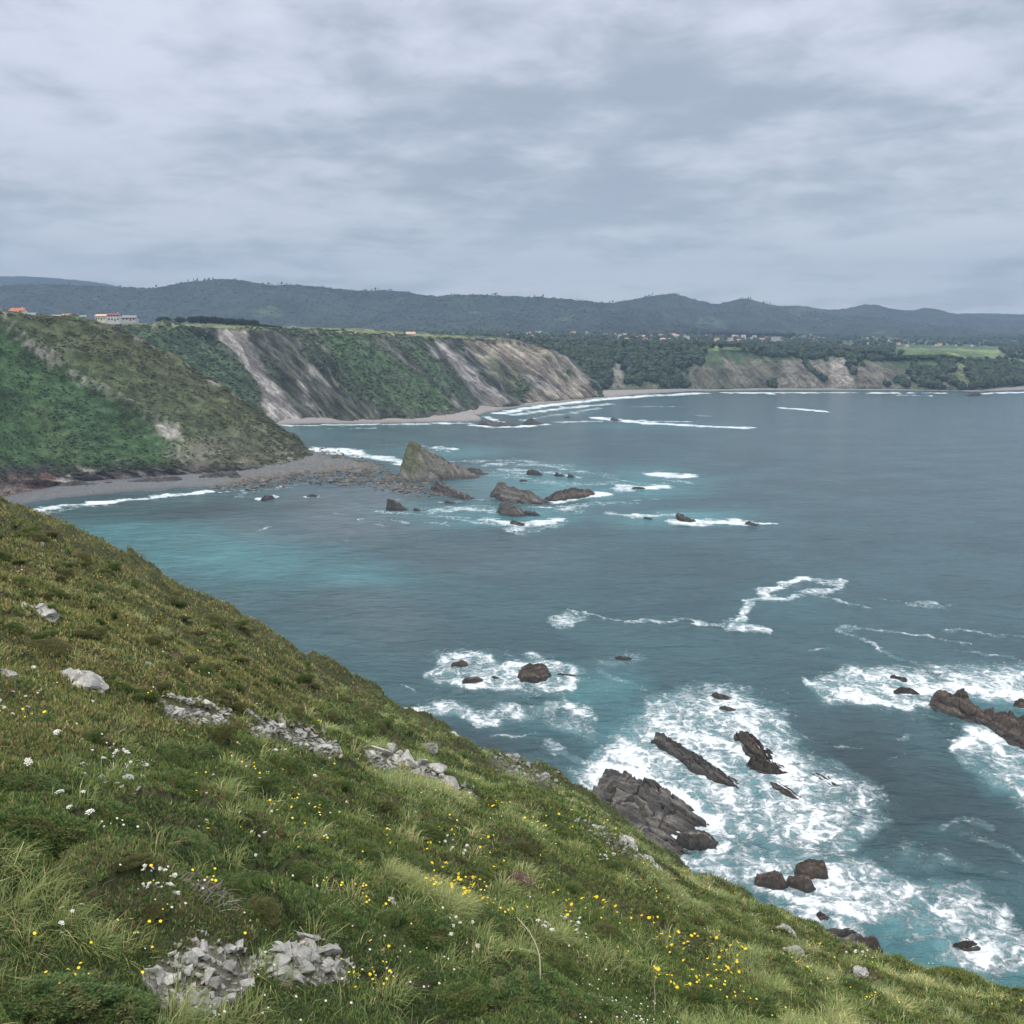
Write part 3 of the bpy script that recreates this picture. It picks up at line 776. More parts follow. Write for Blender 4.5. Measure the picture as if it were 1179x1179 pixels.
hgt = wob * (.65 * fbm(PS[..., 0] / 26 + .15 * PS[..., 1] / 26, PS[..., 1] / 15, 2, 311) + .42 * fbm(PS[..., 0] / 10, PS[..., 1] / 6, 2, 312))
hgt += sstep(1500, 500, D) * .7 * fbm((PS[..., 0] + .35 * PS[..., 1]) / 110, (PS[..., 1] - .35 * PS[..., 0]) / 24, 2, 315)
hgt += wob * foam * (1.1 * ridged(PS[..., 0] / 9, PS[..., 1] / 6, 3, 313) - .45)
PS[..., 2] = hgt
ms = Mat('sea_water', .16, .5)
ms.b.inputs['IOR'].default_value = 1.333
fo = ms.attr('foam', True); ae = ms.attr('aer', True); sa = ms.attr('sand', True); de = ms.attr('deep', True)
warp = ms.n('ShaderNodeVectorMath', operation='MULTIPLY_ADD')
ms.l(ms.noise(ms.pos, .22, 3, .6, 0, True), warp.inputs[0]); warp.inputs[1].default_value = (5.0, 5.0, 0); ms.l(ms.pos, warp.inputs[2])
flat = ms.scale(warp.outputs[0], (1, .75, 0), (0, 0, R(-24)))
e1 = ms.voro(flat, .3); e2 = ms.voro(flat, .95)
lace = ms.math('ADD', ms.ramp(e1, 0, .2, .6, 0), ms.ramp(e2, 0, .22, .4, 0))
fn = ms.noise(ms.scale(warp.outputs[0], (1, 1.35, 0)), .55, 9, .68)
fn2 = ms.noise(flat, .11, 4, .6)
x = ms.math('MULTIPLY', fo, 1.56)
x = ms.math('ADD', x, ms.math('MULTIPLY', lace, .48))
x = ms.math('ADD', x, ms.math('MULTIPLY', ms.math('SUBTRACT', fn, .5), 2.3))
x = ms.math('ADD', x, ms.math('MULTIPLY', ms.math('SUBTRACT', fn2, .5), 1.0))
x = ms.ramp(ms.math('SUBTRACT', x, .84), 0, .80)
x = ms.math('MULTIPLY', x, ms.ramp(fo, .02, .25))
water = ms.mix(ms.ramp(ms.noise(ms.pos, .02, 4), .35, .65), (0.014, 0.044, 0.051), (0.022, 0.062, 0.070))
water = ms.mix(sa, water, (0.062, 0.084, 0.096))
water = ms.mix(de, water, (0.008, 0.023, 0.028))
water = ms.mix(ae, water, (0.045, 0.155, 0.17))
milky = ms.math('MULTIPLY', ms.ramp(fo, .22, .85), ms.ramp(fn, .3, .7, .35, .85))
water = ms.mix(milky, water, (0.17, 0.33, 0.35))
ms.col(ms.mix(x, water, (.52, .555, .57)))
ms.rough(ms.math('ADD', ms.math('MULTIPLY', x, .6), .17))
wv = ms.noise(ms.scale(ms.pos, (.5, 1, 0), (0, 0, R(12))), .34, 5, .62, .3)
wv2 = ms.noise(ms.scale(ms.pos, (.6, 1, 0), (0, 0, R(-18))), .11, 3, .55)
h = ms.math('ADD', wv, ms.math('MULTIPLY', wv2, 1.8))
h = ms.math('ADD', h, ms.math('MULTIPLY', x, .35))
spy = ms.n('ShaderNodeSeparateXYZ'); ms.l(ms.pos, spy.inputs[0])
bn = ms.n('ShaderNodeBump'); bn.inputs['Distance'].default_value = 1.7
ms.l(h, bn.inputs['Height']); ms.l(ms.ramp(spy.outputs[1], 250, 1200, .95, .5), bn.inputs['Strength'])
ms.nor(bn.outputs[0])
brk = fbm(SX / (ax * 2.2), SY / (ay * 2.2), 4, 331); brk2 = fbm(SX / (ax * 7), SY / (ay * 5), 3, 337)
foam_ = np.clip(foam * (1 + .5 * brk + .5 * brk2), 0, 1)
sea = setting(link('sea', mk_mesh('sea', PS, grid_faces(len(gy), len(gx)), None, True, {'foam': foam_, 'aer': np.clip(aer * (.72 + .7 * mid + .35 * fbm(PS[..., 0] / 22, PS[..., 1] / 34, 3, 318)), 0, 1), 'sand': sand, 'deep': deep}), ms.m))

# =================================================================== the air
hz = bpy.data.meshes.new('haze')
bm = bmesh.new()
bmesh.ops.create_cube(bm, size=1.0)
bmesh.ops.transform(bm, verts=bm.verts, matrix=__import__('mathutils').Matrix.LocRotScale(Vector((0, 3560, 290)), None, Vector((17000, 10480, 800))))
bm.to_mesh(hz); bm.free()
mh = bpy.data.materials.new('haze'); mh.use_nodes = True
mh.node_tree.nodes.clear()
pv = mh.node_tree.nodes.new('ShaderNodeVolumePrincipled')
pv.inputs['Density'].default_value = 0.000145
pv.inputs['Color'].default_value = (.235, .32, .445, 1)
pv.inputs['Anisotropy'].default_value = 0.0
mo = mh.node_tree.nodes.new('ShaderNodeOutputMaterial')
mh.node_tree.links.new(pv.outputs[0], mo.inputs['Volume'])
haze = setting(link('haze', hz, mh), 'stuff')

# =================================================================== the headland we stand on
edge = [(-700, 380), (-400, 455), (-250, 500), (-120, 545), (0, 592), (50, 606), (100, 627), (150, 651), (200, 679), (240, 697), (285, 722), (330, 752), (390, 787), (440, 817), (480, 839), (520, 858), (560, 880), (600, 890), (640, 908), (700, 945), (760, 988),
        (800, 1015), (840, 1035), (900, 1062), (960, 1092), (1000, 1110), (1060, 1128), (1110, 1144), (1179, 1167), (1260, 1197), (1400, 1250), (1700, 1360)]
_e = np.array(edge, float)
_d = ray(_e[:, 0], _e[:, 1])
E_az = np.arctan2(_d[:, 0], _d[:, 1]); E_tan = _d[:, 2] / np.hypot(_d[:, 0], _d[:, 1])
E_r = np.interp(_e[:, 0], [-700, 0, 285, 500, 700, 900, 1179, 1700], [130, 112, 90, 62, 46, 31, 21, 13])
H0 = 1.65
def ground_base(x, y):
    r = np.hypot(x, y); th = np.arctan2(x, y)
    te = np.interp(th, E_az, E_tan); rs = np.interp(th, E_az, E_r)
    s = -te - 2 * H0 / rs
    z = -H0 - s * r - H0 / rs ** 2 * r * r
    over = np.maximum(r - rs * 1.25, 0)
    return EYE + z - .010 * over ** 2 * np.clip(40 / rs, .3, 2), r, rs
def ground_relief(x, y, r):
    w = .3 * fbm(x / 2.2, y / 2.2, 2, 410)
    f1, f2, c1 = worley((x + w) / .62, (y + w) / .62, 411)
    near = sstep(1.0, .25, f1) * (.4 + .9 * c1)
    g1, g2, c2 = worley((x + 3 * w) / 2.3, (y + 3 * w) / 2.3, 415)
    far = sstep(1.0, .2, g1) * (.3 + c2)
    bushy = sstep(-.25, .3, fbm(x / 3.1, y / 3.1, 3, 419))
    lump = .20 * near * bushy * sstep(1.5, 4, r) + (.16 + .56 * sstep(12, 45, r)) * far * (.35 + .65 * bushy)
    big = .30 * fbm(x / 5, y / 5, 3, 421) * sstep(2, 9, r) + 1.1 * fbm(x / 19, y / 19, 2, 423) * sstep(15, 60, r)
    return lump + big - .10 * sstep(10, 40, r), bushy, near, c1, c2
def ground(x, y):
    x = np.asarray(x, float); y = np.asarray(y, float)
    z, r, rs = ground_base(x, y)
    return z + ground_relief(x, y, r)[0]
# places kept free of plants: bare stone heaps (pixel outlines of the photograph carried onto the ground)
BARE = [[(300, 1098), (350, 1086), (405, 1112), (400, 1130), (330, 1135), (300, 1115)],
        [(165, 1125), (190, 1105), (235, 1085), (300, 1105), (290, 1130), (275, 1150), (240, 1172), (175, 1160)],
        [(182, 812), (215, 812), (262, 826), (258, 836), (200, 828)],
        [(288, 832), (330, 838), (392, 862), (385, 872), (340, 858), (290, 846)],
        [(420, 866), (455, 868), (545, 915), (540, 922), (480, 896), (430, 884)],
        [(560, 866), (600, 880), (650, 905), (620, 905), (570, 885)],
        [(665, 945), (700, 955), (765, 998), (755, 1003), (700, 975)]]
th = np.linspace(R(-78), R(78), 1150)
rr = np.exp(np.linspace(math.log(.5), math.log(210), 640))
TT, RR = np.meshgrid(th, rr)
GX, GY = RR * np.sin(TT), RR * np.cos(TT)
GZ, _, RS = ground_base(GX, GY)
rel, bushy, near, c1, c2 = ground_relief(GX, GY, RR)
GZ = np.maximum(GZ + rel, -3)
soil = np.zeros(GX.shape + (3,)) + np.array((0.040, 0.045, 0.020))
n_ = fbm(GX / 1.7, GY / 1.7, 4, 430)
soil = soil * (1 + .5 * n_)[..., None]
br = sstep(.1, .4, fbm(GX / .9, GY / .9, 3, 433))[..., None]
soil = soil * (1 - .6 * br) + np.array((0.075, 0.055, 0.036)) * .6 * br
SPX, SPY = proj(np.stack([GX, GY, GZ], -1))
for _b in BARE:                                        # pale grit under the stone heaps
    bw = (sstep(-3, 5, inpoly(SPX + 5 * vn2(SPX / 9, SPY / 9, 3), SPY + 4 * vn2(SPX / 8, SPY / 8, 5), _b)) * (RR < RS * 1.3) * (GY > 0))[..., None]
    bw = bw * (1.0 if _b[0][1] > 1000 or _b[0][0] < 430 else .6)
    soil = soil * (1 - bw) + np.array((0.13, 0.12, 0.10)) * bw
# bare limestone showing through near the brink
cliffy = sstep(1.3, 1.8, RR / RS)[..., None]
soil = soil * (1 - cliffy) + np.array((0.2, 0.185, 0.165)) * cliffy
mg = Mat('slope_ground', .95, .15)
nn = mg.noise(mg.pos, 9, 6, .7)
s_ = mg.n('ShaderNodeVectorMath', operation='SCALE'); mg.l(mg.attr('col'), s_.inputs[0]); mg.l(mg.ramp(nn, .25, .75, .5, 1.5), s_.inputs['Scale'])
mg.col(s_.outputs[0]); mg.nor(mg.bump(nn, .05, 1))
slope = setting(link('ground', mk_mesh('ground', np.stack([GX, GY, GZ], -1), grid_faces(640, 1150), soil.reshape(-1, 3)), mg.m))

def on_ground(px, py):
    """points of the slope that a sight line meets"""
    px = np.atleast_1d(np.asarray(px, float)); py = np.atleast_1d(np.asarray(py, float))
    d = ray(px, py)
    d = d / np.hypot(d[:, 0], d[:, 1])[:, None]
    ts = np.exp(np.linspace(math.log(1.2), math.log(160), 420))
    X = d[:, :1] * ts; Y = d[:, 1:2] * ts; Z = EYE + d[:, 2:3] * ts
    below = ground(X, Y) > Z
    hit = below.any(1)
    i = np.where(hit, below.argmax(1), 419)
    t = ts[i]
    x, y = d[:, 0] * t, d[:, 1] * t
    return np.stack([x, y, ground(x, y)], -1), hit, t

# ------------------------------------------------------------------ plant cover
def blades(P, L, Wd, lean, az, col, tipcol=None, bend=.5):
    """curved blades: two quads drawn to a tip, one mesh"""
    n = len(P)
    dx, dy = np.cos(az), np.sin(az)
    side = np.stack([-dy, dx, np.zeros(n)], -1) * (Wd / 2)[:, None]
    def pt(t):
        h = L * t * np.cos(lean * t * (1 + bend)); o = L * t * np.sin(lean * t * (1 + bend))
        return P + np.stack([dx * o, dy * o, h], -1)
    p0, p1, p2 = pt(0.0), pt(.55), pt(1.0)
    V = np.stack([p0 - side, p0 + side, p1 + side * .8, p1 - side * .8, p2], 1).reshape(-1, 3)
    b = np.arange(n)[:, None] * 5
    F = np.concatenate([b + [0, 1, 2], b + [0, 2, 3], b + [3, 2, 4]], 0)
    tc = col if tipcol is None else tipcol
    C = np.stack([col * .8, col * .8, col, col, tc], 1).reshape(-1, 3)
    return V, F, C
def sprigs(P, L, Wd, col, spread=1.1, k=3):
    """spiky shoots: k narrow leaves fanning from one point"""
    n = len(P)
    Vs, Cs = [], []
    for j in range(k):
        az = rng.uniform(0, 6.283, n); ln = np.abs(rng.normal(0, spread * .55, n)); ln = np.minimum(ln, 1.45)
        l = L * rng.uniform(.6, 1.15, n)
        tip = P + np.stack([np.cos(az) * np.sin(ln) * l, np.sin(az) * np.sin(ln) * l, np.cos(ln) * l], -1)
        a2 = rng.uniform(0, 6.283, n)
        sd = np.stack([np.cos(a2), np.sin(a2), rng.normal(0, .4, n)], -1) * (Wd / 2)[:, None]
        m = P * .55 + tip * .45
        Vs += [P, m + sd, tip, m - sd]
        v = rng.uniform(.75, 1.25, n)[:, None]
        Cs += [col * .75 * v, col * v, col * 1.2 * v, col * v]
    V = np.stack(Vs, 1).reshape(-1, 3); C = np.stack(Cs, 1).reshape(-1, 3)
    b = (np.arange(n * k) * 4)[:, None]
    return V, b + [0, 1, 2, 3], C
mleaf = Mat('leaf', .75, .25)
c_ = mleaf.attr('col')
mleaf.col(c_)
M_LEAF = mleaf.m
def leafy(name):
    """foliage that lets a little light through"""
    m = bpy.data.materials.new(name); m.use_nodes = True
    t = m.node_tree; b = t.nodes['Principled BSDF']; o = t.nodes['Material Output']
    a = t.nodes.new('ShaderNodeAttribute'); a.attribute_name = 'col'
    t.links.new(a.outputs['Color'], b.inputs['Base Color'])
    b.inputs['Roughness'].default_value = .7; b.inputs['Specular IOR Level'].default_value = .25
    tr = t.nodes.new('ShaderNodeBsdfTranslucent'); t.links.new(a.outputs['Color'], tr.inputs['Color'])
    mx = t.nodes.new('ShaderNodeMixShader'); mx.inputs[0].default_value = .3
    t.links.new(b.outputs[0], mx.inputs[1]); t.links.new(tr.outputs[0], mx.inputs[2]); t.links.new(mx.outputs[0], o.inputs['Surface'])
    return m
M_LEAF = leafy('leaf_green')
# gorse cushions of a size to be told apart: where they grow and how wide they spread
bushes = [(45, 960, 62, 0), (128, 950, 44, 0), (30, 905, 36, 1), (35, 1150, 95, 1), (120, 1165, 80, 1), (262, 1030, 30, 0), (292, 1018, 26, 1), (478, 1085, 52, 0), (440, 1060, 34, 1), (560, 1070, 34, 1), (590, 1160, 66, 1), (690, 1165, 60, 1), (520, 1165, 55, 0), (640, 1120, 40, 0),
          (790, 1150, 48, 0), (860, 1165, 45, 0), (930, 1160, 30, 0), (190, 872, 34, 1), (232, 868, 32, 1), (205, 905, 30, 0), (160, 800, 26, 0), (135, 790, 22, 0), (60, 748, 26, 2), (95, 735, 22, 2), (230, 775, 24, 0), (350, 935, 36, 1), (300, 910, 32, 0), (330, 890, 26, 0),
          (250, 850, 26, 2), (420, 985, 30, 0), (500, 965, 26, 0), (650, 1025, 28, 0), (700, 1000, 24, 0), (600, 980, 22, 2), (560, 1010, 24, 0), (745, 1050, 26, 0), (850, 1085, 22, 0), (905, 1115, 18, 0), (985, 1140, 20, 0), (390, 905, 26, 0), (440, 930, 24, 2), (480, 1000, 24, 1),
          (50, 690, 14, 2), (110, 680, 12, 0), (180, 720, 14, 2), (260, 745, 13, 0), (330, 790, 14, 0), (380, 830, 15, 2), (300, 800, 14, 2), (420, 850, 14, 0), (150, 700, 11, 0), (75, 660, 10, 2), (210, 700, 10, 0), (20, 650, 11, 0), (290, 728, 9, 2), (350, 768, 10, 0), (250, 800, 15, 2),
          (100, 850, 26, 0), (40, 835, 24, 1), (150, 1000, 30, 2), (220, 980, 34, 1), (350, 1010, 32, 1), (390, 1060, 30, 0), (300, 1060, 26, 2), (170, 1055, 22, 2), (640, 960, 20, 0), (560, 930, 18, 0), (690, 1075, 26, 2), (800, 1065, 22, 2), (1050, 1150, 16, 0)]
def scatter(n, a0, a1, r0, r1, jit=True):
    t = rng.uniform(R(a0), R(a1), n)
    r = np.exp(rng.uniform(math.log(r0), math.log(r1), n))
    x, y = r * np.sin(t), r * np.cos(t)
    z, _, rs = ground_base(x, y)
    rel, bushy, near, c1, c2 = ground_relief(x, y, r)
    ok = (r < rs * 1.45)
    P = np.stack([x, y, z + rel], -1)
    px, py = proj(P)
    for b in BARE:
        ok &= ~((inpoly(px + 5 * vn2(px / 9, py / 9, 3), py + 4 * vn2(px / 8, py / 8, 5), b) > -1) & (rng.random(n) < (.86 if b[0][1] > 1000 or b[0][0] < 430 else .55)))
    return [q[ok] for q in (P, r, rs, bushy, near, c1, c2, px, py)]
def pick(a, w):
    """colour by weights"""
    w = np.maximum(w, 1e-6); w = np.cumsum(w, 1) / w.sum(1, keepdims=True)
    i = (rng.random(len(w))[:, None] > w).sum(1).clip(0, len(a) - 1)
    return np.array(a)[i]
# heath: gorse and heather shoots over every cushion
def heathy(n, r0, r1, size):
    P, r, rs, bushy, near, c1, c2, px, py = scatter(n, -33, 33, r0, r1)
    high = sstep(860, 770, py + .25 * (px - 300))              # the browner upper slope
    pa = fbm(P[:, 0] / 1.4, P[:, 1] / 1.4, 3, 450); pb = fbm(P[:, 0] / 6, P[:, 1] / 6, 3, 453); pc = fbm(P[:, 0] / 17, P[:, 1] / 17, 2, 456)
    pal = [(0.060, 0.100, 0.030), (0.112, 0.145, 0.038), (0.150, 0.142, 0.048), (0.120, 0.088, 0.048), (0.036, 0.056, 0.022), (0.27, 0.22, 0.105)]
    w = np.stack([1.1 + 1.9 * pa - .7 * high, .9 + 1.5 * pb + .2 * near - .45 * high, .45 + 1.5 * high + 1.2 * pc, .06 + .25 * high - .4 * pa + (c1 > .9) * 1.0, .38 + (c1 < .22) * 1.0 - .5 * pa + high * (.2 + 2.2 * (c2 < .3) * (near > .1)) - .8 * high * np.clip(pb, 0, 1), .04 + 1.5 * high * np.clip(pb + .25, 0, 1) + .15 * (pa > .3)], 1)
    col = 1.34 * pick(pal, w) * (1 + .5 * (c1 * .6 + c2 * .4 - .5))[:, None]
    L = size * (r / 5) ** .62 * (.7 + .6 * rng.random(len(r)))
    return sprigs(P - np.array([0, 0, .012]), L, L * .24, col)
A_ = heathy(520000, 1.6, 20, .033); B_ = heathy(400000, 14, 150, .034)
V = np.concatenate([A_[0], B_[0]]); F = np.concatenate([A_[1], B_[1] + len(A_[0])]); C = np.concatenate([A_[2], B_[2]])
heath = tag(link('heath', mk_mesh('heath', V, F, C, False), M_LEAF), 'low heather and gorse matting the whole sea slope', 'heath', None, 'stuff')
# grass: single blades and combed tussocks
def grassy(n, r0, r1, tussock):
    P, r, rs, bushy, near, c1, c2, px, py = scatter(n, -33, 33, r0, r1)
    high = sstep(860, 770, py + .25 * (px - 300))
    gz = sstep(.0, .4, fbm(P[:, 0] / 1.9, P[:, 1] / 1.9, 3, 460) + .28 * sstep(880, 1050, py) * sstep(620, 250, px) + .04 - .12 * bushy)
    gz = np.maximum(gz * (1 - .8 * (bushy > .6)), .05) * (1 - .86 * high)
    for b in bushes:
        near_b = (np.abs(px - b[0]) < b[2] * 1.2) & (np.abs(py - b[1]) < b[2])
        gz = np.where(near_b & (np.hypot((px - b[0]) / 1.1, (py - b[1]) / .75) < b[2] * .95), gz * .06, gz)
    if tussock: gz = gz * 1.0
    ok = rng.random(len(r)) < gz
    P, r, c1, c2, px, py = P[ok], r[ok], c1[ok], c2[ok], px[ok], py[ok]
    if tussock:
        k = 40
        off = rng.normal(0, 1, (len(r), k, 2)) * (.035 * (r / 5) ** .3)[:, None, None]
        az = np.arctan2(off[..., 1], off[..., 0]) * .55 + .5 + rng.normal(0, .5, off.shape[:2])
        Q = np.repeat(P[:, None], k, 1); Q[..., :2] += off
        ln = (.35 + np.hypot(off[..., 0], off[..., 1]) / (.035 * (r / 5) ** .3)[:, None] * .32 + rng.normal(0, .12, off.shape[:2])).ravel()
        P, r, c1, c2, px, py = [np.repeat(q, k) for q in (np.arange(len(r)), r, c1, c2, px, py)]
        hue = rng.random(len(off))[P]; P = Q.reshape(-1, 3); az = az.ravel()
    else:
        az = 0.6 + 2.2 * fbm(P[:, 0] / .8, P[:, 1] / .8, 2, 473) + rng.normal(0, .8, len(r))
        ln = np.abs(rng.normal(.6, .32, len(r))); hue = rng.random(len(r))
    n = len(r)
    dry = sstep(.0, .45, fbm(P[:, 0] / 2.6, P[:, 1] / 2.6, 3, 466) + .25 * sstep(850, 760, py))
    pal = [(0.122, 0.155, 0.048), (0.165, 0.178, 0.062), (0.088, 0.128, 0.042), (0.36, 0.31, 0.15), (0.22, 0.19, 0.085), (0.115, 0.165, 0.10)]
    w = np.stack([1 - .3 * dry, .7 + .5 * (hue > .7), .8 - .4 * dry, .10 + .9 * dry, .15 + .5 * dry + (hue < .12), .3 * (c2 > .5)], 1)
    col = 1.38 * pick(pal, w) * (.8 + .4 * hue)[:, None]
    tw = fbm(P[:, 0] / .5, P[:, 1] / .5, 2, 470)
    L = (.062 + .065 * rng.random(n) + .05 * np.clip(tw, 0, 1)) * (1.35 if tussock else 1) * (r / 6) ** .33
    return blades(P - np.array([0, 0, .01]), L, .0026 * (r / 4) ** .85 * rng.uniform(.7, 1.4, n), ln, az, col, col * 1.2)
A_ = grassy(380000, 1.5, 90, False); B_ = grassy(16000, 1.6, 45, True)
V = np.concatenate([A_[0], B_[0]]); F = np.concatenate([A_[1], B_[1] + len(A_[0])]); C = np.concatenate([A_[2], B_[2]])
grass = tag(link('grass', mk_mesh('grass', V, F, C, False), M_LEAF), 'green and straw coloured grass growing between the heath cushions', 'grass', None, 'stuff')

# =================================================================== rocks in the sea
def rock_mat(name, rough=.7):
    m = Mat(name, rough, .4)
    n = m.noise(m.pos, 1.3, 7, .7)
    s = m.n('ShaderNodeVectorMath', operation='SCALE')
    m.l(m.attr('col'), s.inputs[0]); m.l(m.ramp(n, .25, .75, .45, 1.6), s.inputs['Scale'])
    m.col(s.outputs[0]); m.nor(m.bump(n, .35, 1.0))
    m.rough(m.ramp(n, .3, .7, rough - .2, rough + .15))
    return m.m
M_ROCK = rock_mat('sea_rock', .62)
M_STACK = rock_mat('stack_rock', .85)
def ledge(name, label, p0, p1, width, height, seed, ridge=((0, .6), (.25, 1), (.7, .7), (1, .3)), beds=4, saw=.5, steep=.2, flip=False,
          cat='rock', group=None, mat=None, tint=None, block=.07, skew=0.0, cell=3.0, round_=.35, shape=None):
    """a rock of tilted parallel beds: steep broken edge on one side, sloping slabs on the other"""
    A = at_height(p0[0], p0[1], 0.0); B = at_height(p1[0], p1[1], 0.0)
    ax = (B - A)[:2]; Ls = float(np.hypot(*ax)); ax = ax / Ls; ay = np.array([-ax[1], ax[0]])
    if flip: ay = -ay
    dist = float(np.hypot(*A[:2]))
    step = max(dist / 1140 * .55, .06)
    ns = int(np.clip(Ls * 1.3 / step, 28, 230)); nt = int(np.clip(width * 2.4 / step, 22, 190))
    s, t = np.meshgrid(np.linspace(-.15, 1.15, ns), np.linspace(-1.2, 1.2, nt), indexing='ij')
    mx, my = s * Ls, t * width / 2
    sc = max(min(Ls, width * 1.5), .5)
    wob = fbm(mx / sc * 2.2, my / sc * 2.2, 4, seed)
    wob2 = fbm(mx / sc * 5, my / sc * 5, 4, seed + 3)
    s2 = s + .10 * wob + .05 * wob2 * min(1, width / Ls); t2 = t + .28 * wob + .14 * wob2
    rp = np.array(ridge)
    hs = np.interp(s2, rp[:, 0], rp[:, 1])
    ends = sstep(-.02, round_ * .35, s2) * sstep(1.02, 1 - round_, s2)
    wid = .55 + .45 * sstep(0, .35, s2) * sstep(1.05, .6, s2)
    q = (t2 / wid + 1) / 2 + skew * (s2 - .5)
    prof = np.where(q < steep, sstep(0, steep, q), 1 - (q - steep) / (1 - steep)) 
    prof = np.where((q < 0) | (q > 1), -.3, np.clip(prof, 0, 1) ** .75)
    bq = q * beds + .35 * fbm(mx / sc, my / sc, 3, seed + 11)
    sw = bq - np.floor(bq)
    cidb = (_hash(np.floor(bq).astype(np.int64), np.zeros(bq.shape, np.int64), np.zeros(bq.shape, np.int64), seed) % 997) / 997
    broken = sstep(-.35, .15, fbm(mx / sc * 1.6 + cidb * 50, cidb * 30, 3, seed + 17) + .15)
    f1, f2, c = worley(mx / (sc * .30) + wob + cidb * 9, bq * 1.0, seed + 23)
    h = height * hs * prof * ends * (1 - saw * (1 - np.minimum((1 - sw) * 1.12, sw * 5))) * (1 - .55 * saw * (1 - broken) - .4 * saw * cidb)
    if shape is not None:
        h = shape(mx, my, Ls, wob, wob2)
        prof = np.ones_like(h) * (h > 0); ends = prof
    h += height * block * (c - .5) * sstep(0, .3, prof) + height * .09 * fbm(mx / sc * 5, my / sc * 14, 5, seed + 29)
    h -= height * .07 * sstep(.10, 0, f2 - f1) * sstep(0, .3, prof)
    z = h - (.10 * height + .15) - 1.2 * sstep(.25, -.1, prof * ends)
    z = np.maximum(z, -1.6)
    P = np.stack([A[0] + ax[0] * mx + ay[0] * my, A[1] + ax[1] * mx + ay[1] * my, z], -1)
    st = fbm(bq * 3.2, mx / sc * .8, 4, seed + 31) + .30 * (sw < .55) - .38 * (sw > .8)
    c1_, c2_, c3_ = tint or ((0.018, 0.0165, 0.0155), (0.047, 0.038, 0.031), (0.105, 0.09, 0.075))
    col = np.zeros(P.shape) + np.array(c2_)
    w1 = sstep(.0, .4, -st)[..., None]; w2 = sstep(.15, .5, st)[..., None]
    col = col * (1 - .85 * w1) + np.array(c1_) * .85 * w1
    col = col * (1 - .8 * w2) + np.array(c3_) * .8 * w2
    edge_ = (sstep(.10, .02, sw) * sstep(.0, .3, prof) * (z > 1))[..., None] if shape is None else 0.0
    col = col * (1 + 1.1 * edge_)
    tide = sstep(1.6, .3, z + .8 * wob)[..., None]
    col = col * (1 - .8 * tide) + np.array((0.016, 0.0145, 0.0135)) * .8 * tide
    if callable(mat):
        col = mat(P, col, s2, q, seed)
    ctr = np.array([*(A + B)[:2] / 2, 0])
    F = grid_faces(ns, nt)
    F = F[(z > -1.4).ravel()[F].any(1)]
    o = link(name, mk_mesh(name, P - ctr, F, col.reshape(-1, 3), False), M_STACK if callable(mat) else M_ROCK)
    o.location = ctr
    return tag(o, label, cat, group)
def stack_shape(mx, my, Ls, wob, wob2):
    left = 4.2 * (mx + 1.5 + 2.0 * wob)                              # sheer left end
    slab = 29.5 - .57 * (mx - 5) - .10 * (my + 6) + .8 * wob         # the long dip slope
    front = 1.9 * (my + 15.5 + 2.5 * wob - .13 * mx)
    back = 2.3 * (14 - .16 * mx - my + 2.5 * wob)
    top = 33.0 + 1.5 * wob2
    h = np.minimum(np.minimum(left, slab), np.minimum(np.minimum(front, back), top))
    bed = (my + .45 * mx) / 3.1 + .5 * wob
    sw = bed - np.floor(bed)
    lower = sstep(.25, .5, mx / Ls) * sstep(-1, 4, h)
    return h - lower * 2.6 * np.abs(sw - .4) - .9 * sstep(0, 4, h) * np.abs(sw - .5)
def stair_shape(mx, my, Ls, wob, wob2):
    """long parallel beds stepping down towards the slope, each ending where it broke off"""
    b = (my + 13.0) / 3.1 + .35 * wob + .012 * mx
    i = np.floor(b); sw = b - i
    rnd = (_hash(i.astype(np.int64), np.zeros(i.shape, np.int64), np.zeros(i.shape, np.int64), 77) % 997) / 997
    end = .74 + .30 * rnd
    s = mx / Ls + .03 * wob2
    top = 7.7 - .82 * i + 1.2 * (rnd - .5)
    h = top * np.clip(1 - np.maximum(s / end, 0) ** 2.2, -1, 1) + 1.5 * (.5 - sw) + .5 * wob2
    h -= 3.2 * sstep(.80, .97, sw)
    h = np.where(i < 0, -2 + 4 * (b + .35), h)
    h = np.minimum(h, 7.0 * (mx + 1.5 + 2.5 * wob2 + .12 * (my + 13)))
    return np.where(i > 7, -2, h)
def stack_col(P, col, s, q, seed):
    n = fbm(P[..., 0] / 5, P[..., 2] / 4 + P[..., 1] / 6, 4, seed + 90)
    base = np.zeros(P.shape) + np.array((0.15, 0.137, 0.115))
    st = fbm(q * 16 + .6 * n, s * 3, 4, seed + 91)
    base *= (1 + .7 * st)[..., None]
    dk = (sstep(.28, .45, s) * sstep(.75, .5, s) * sstep(.1, .35, ridged(q * 7, s * 1.5, 2, 95) - .45))[..., None]
    base = base * (1 - .75 * dk) + np.array((0.045, 0.042, 0.04)) * .75 * dk
    g = (sstep(.36, .2, s + .22 * n) * sstep(2, 9, P[..., 2] + 6 * n))[..., None]
    g = np.maximum(g, .85 * (sstep(.06, -.02, q - .12 + .1 * n) * sstep(9, 16, P[..., 2]))[..., None])
    base = base * (1 - .85 * g) + np.array((0.066, 0.078, 0.034)) * .85 * g
    tide = sstep(3.5, 1, P[..., 2] + 1.5 * n)[..., None]
    return base * (1 - .65 * tide) + np.array((0.05, 0.046, 0.042)) * .65 * tide
GREYB = ((0.022, 0.0205, 0.019), (0.050, 0.044, 0.038), (0.115, 0.103, 0.088))
BLACK = ((0.018, 0.0175, 0.0175), (0.036, 0.032, 0.03), (0.075, 0.067, 0.058))
RED = ((0.018, 0.015, 0.0135), (0.048, 0.035, 0.027), (0.105, 0.081, 0.062))
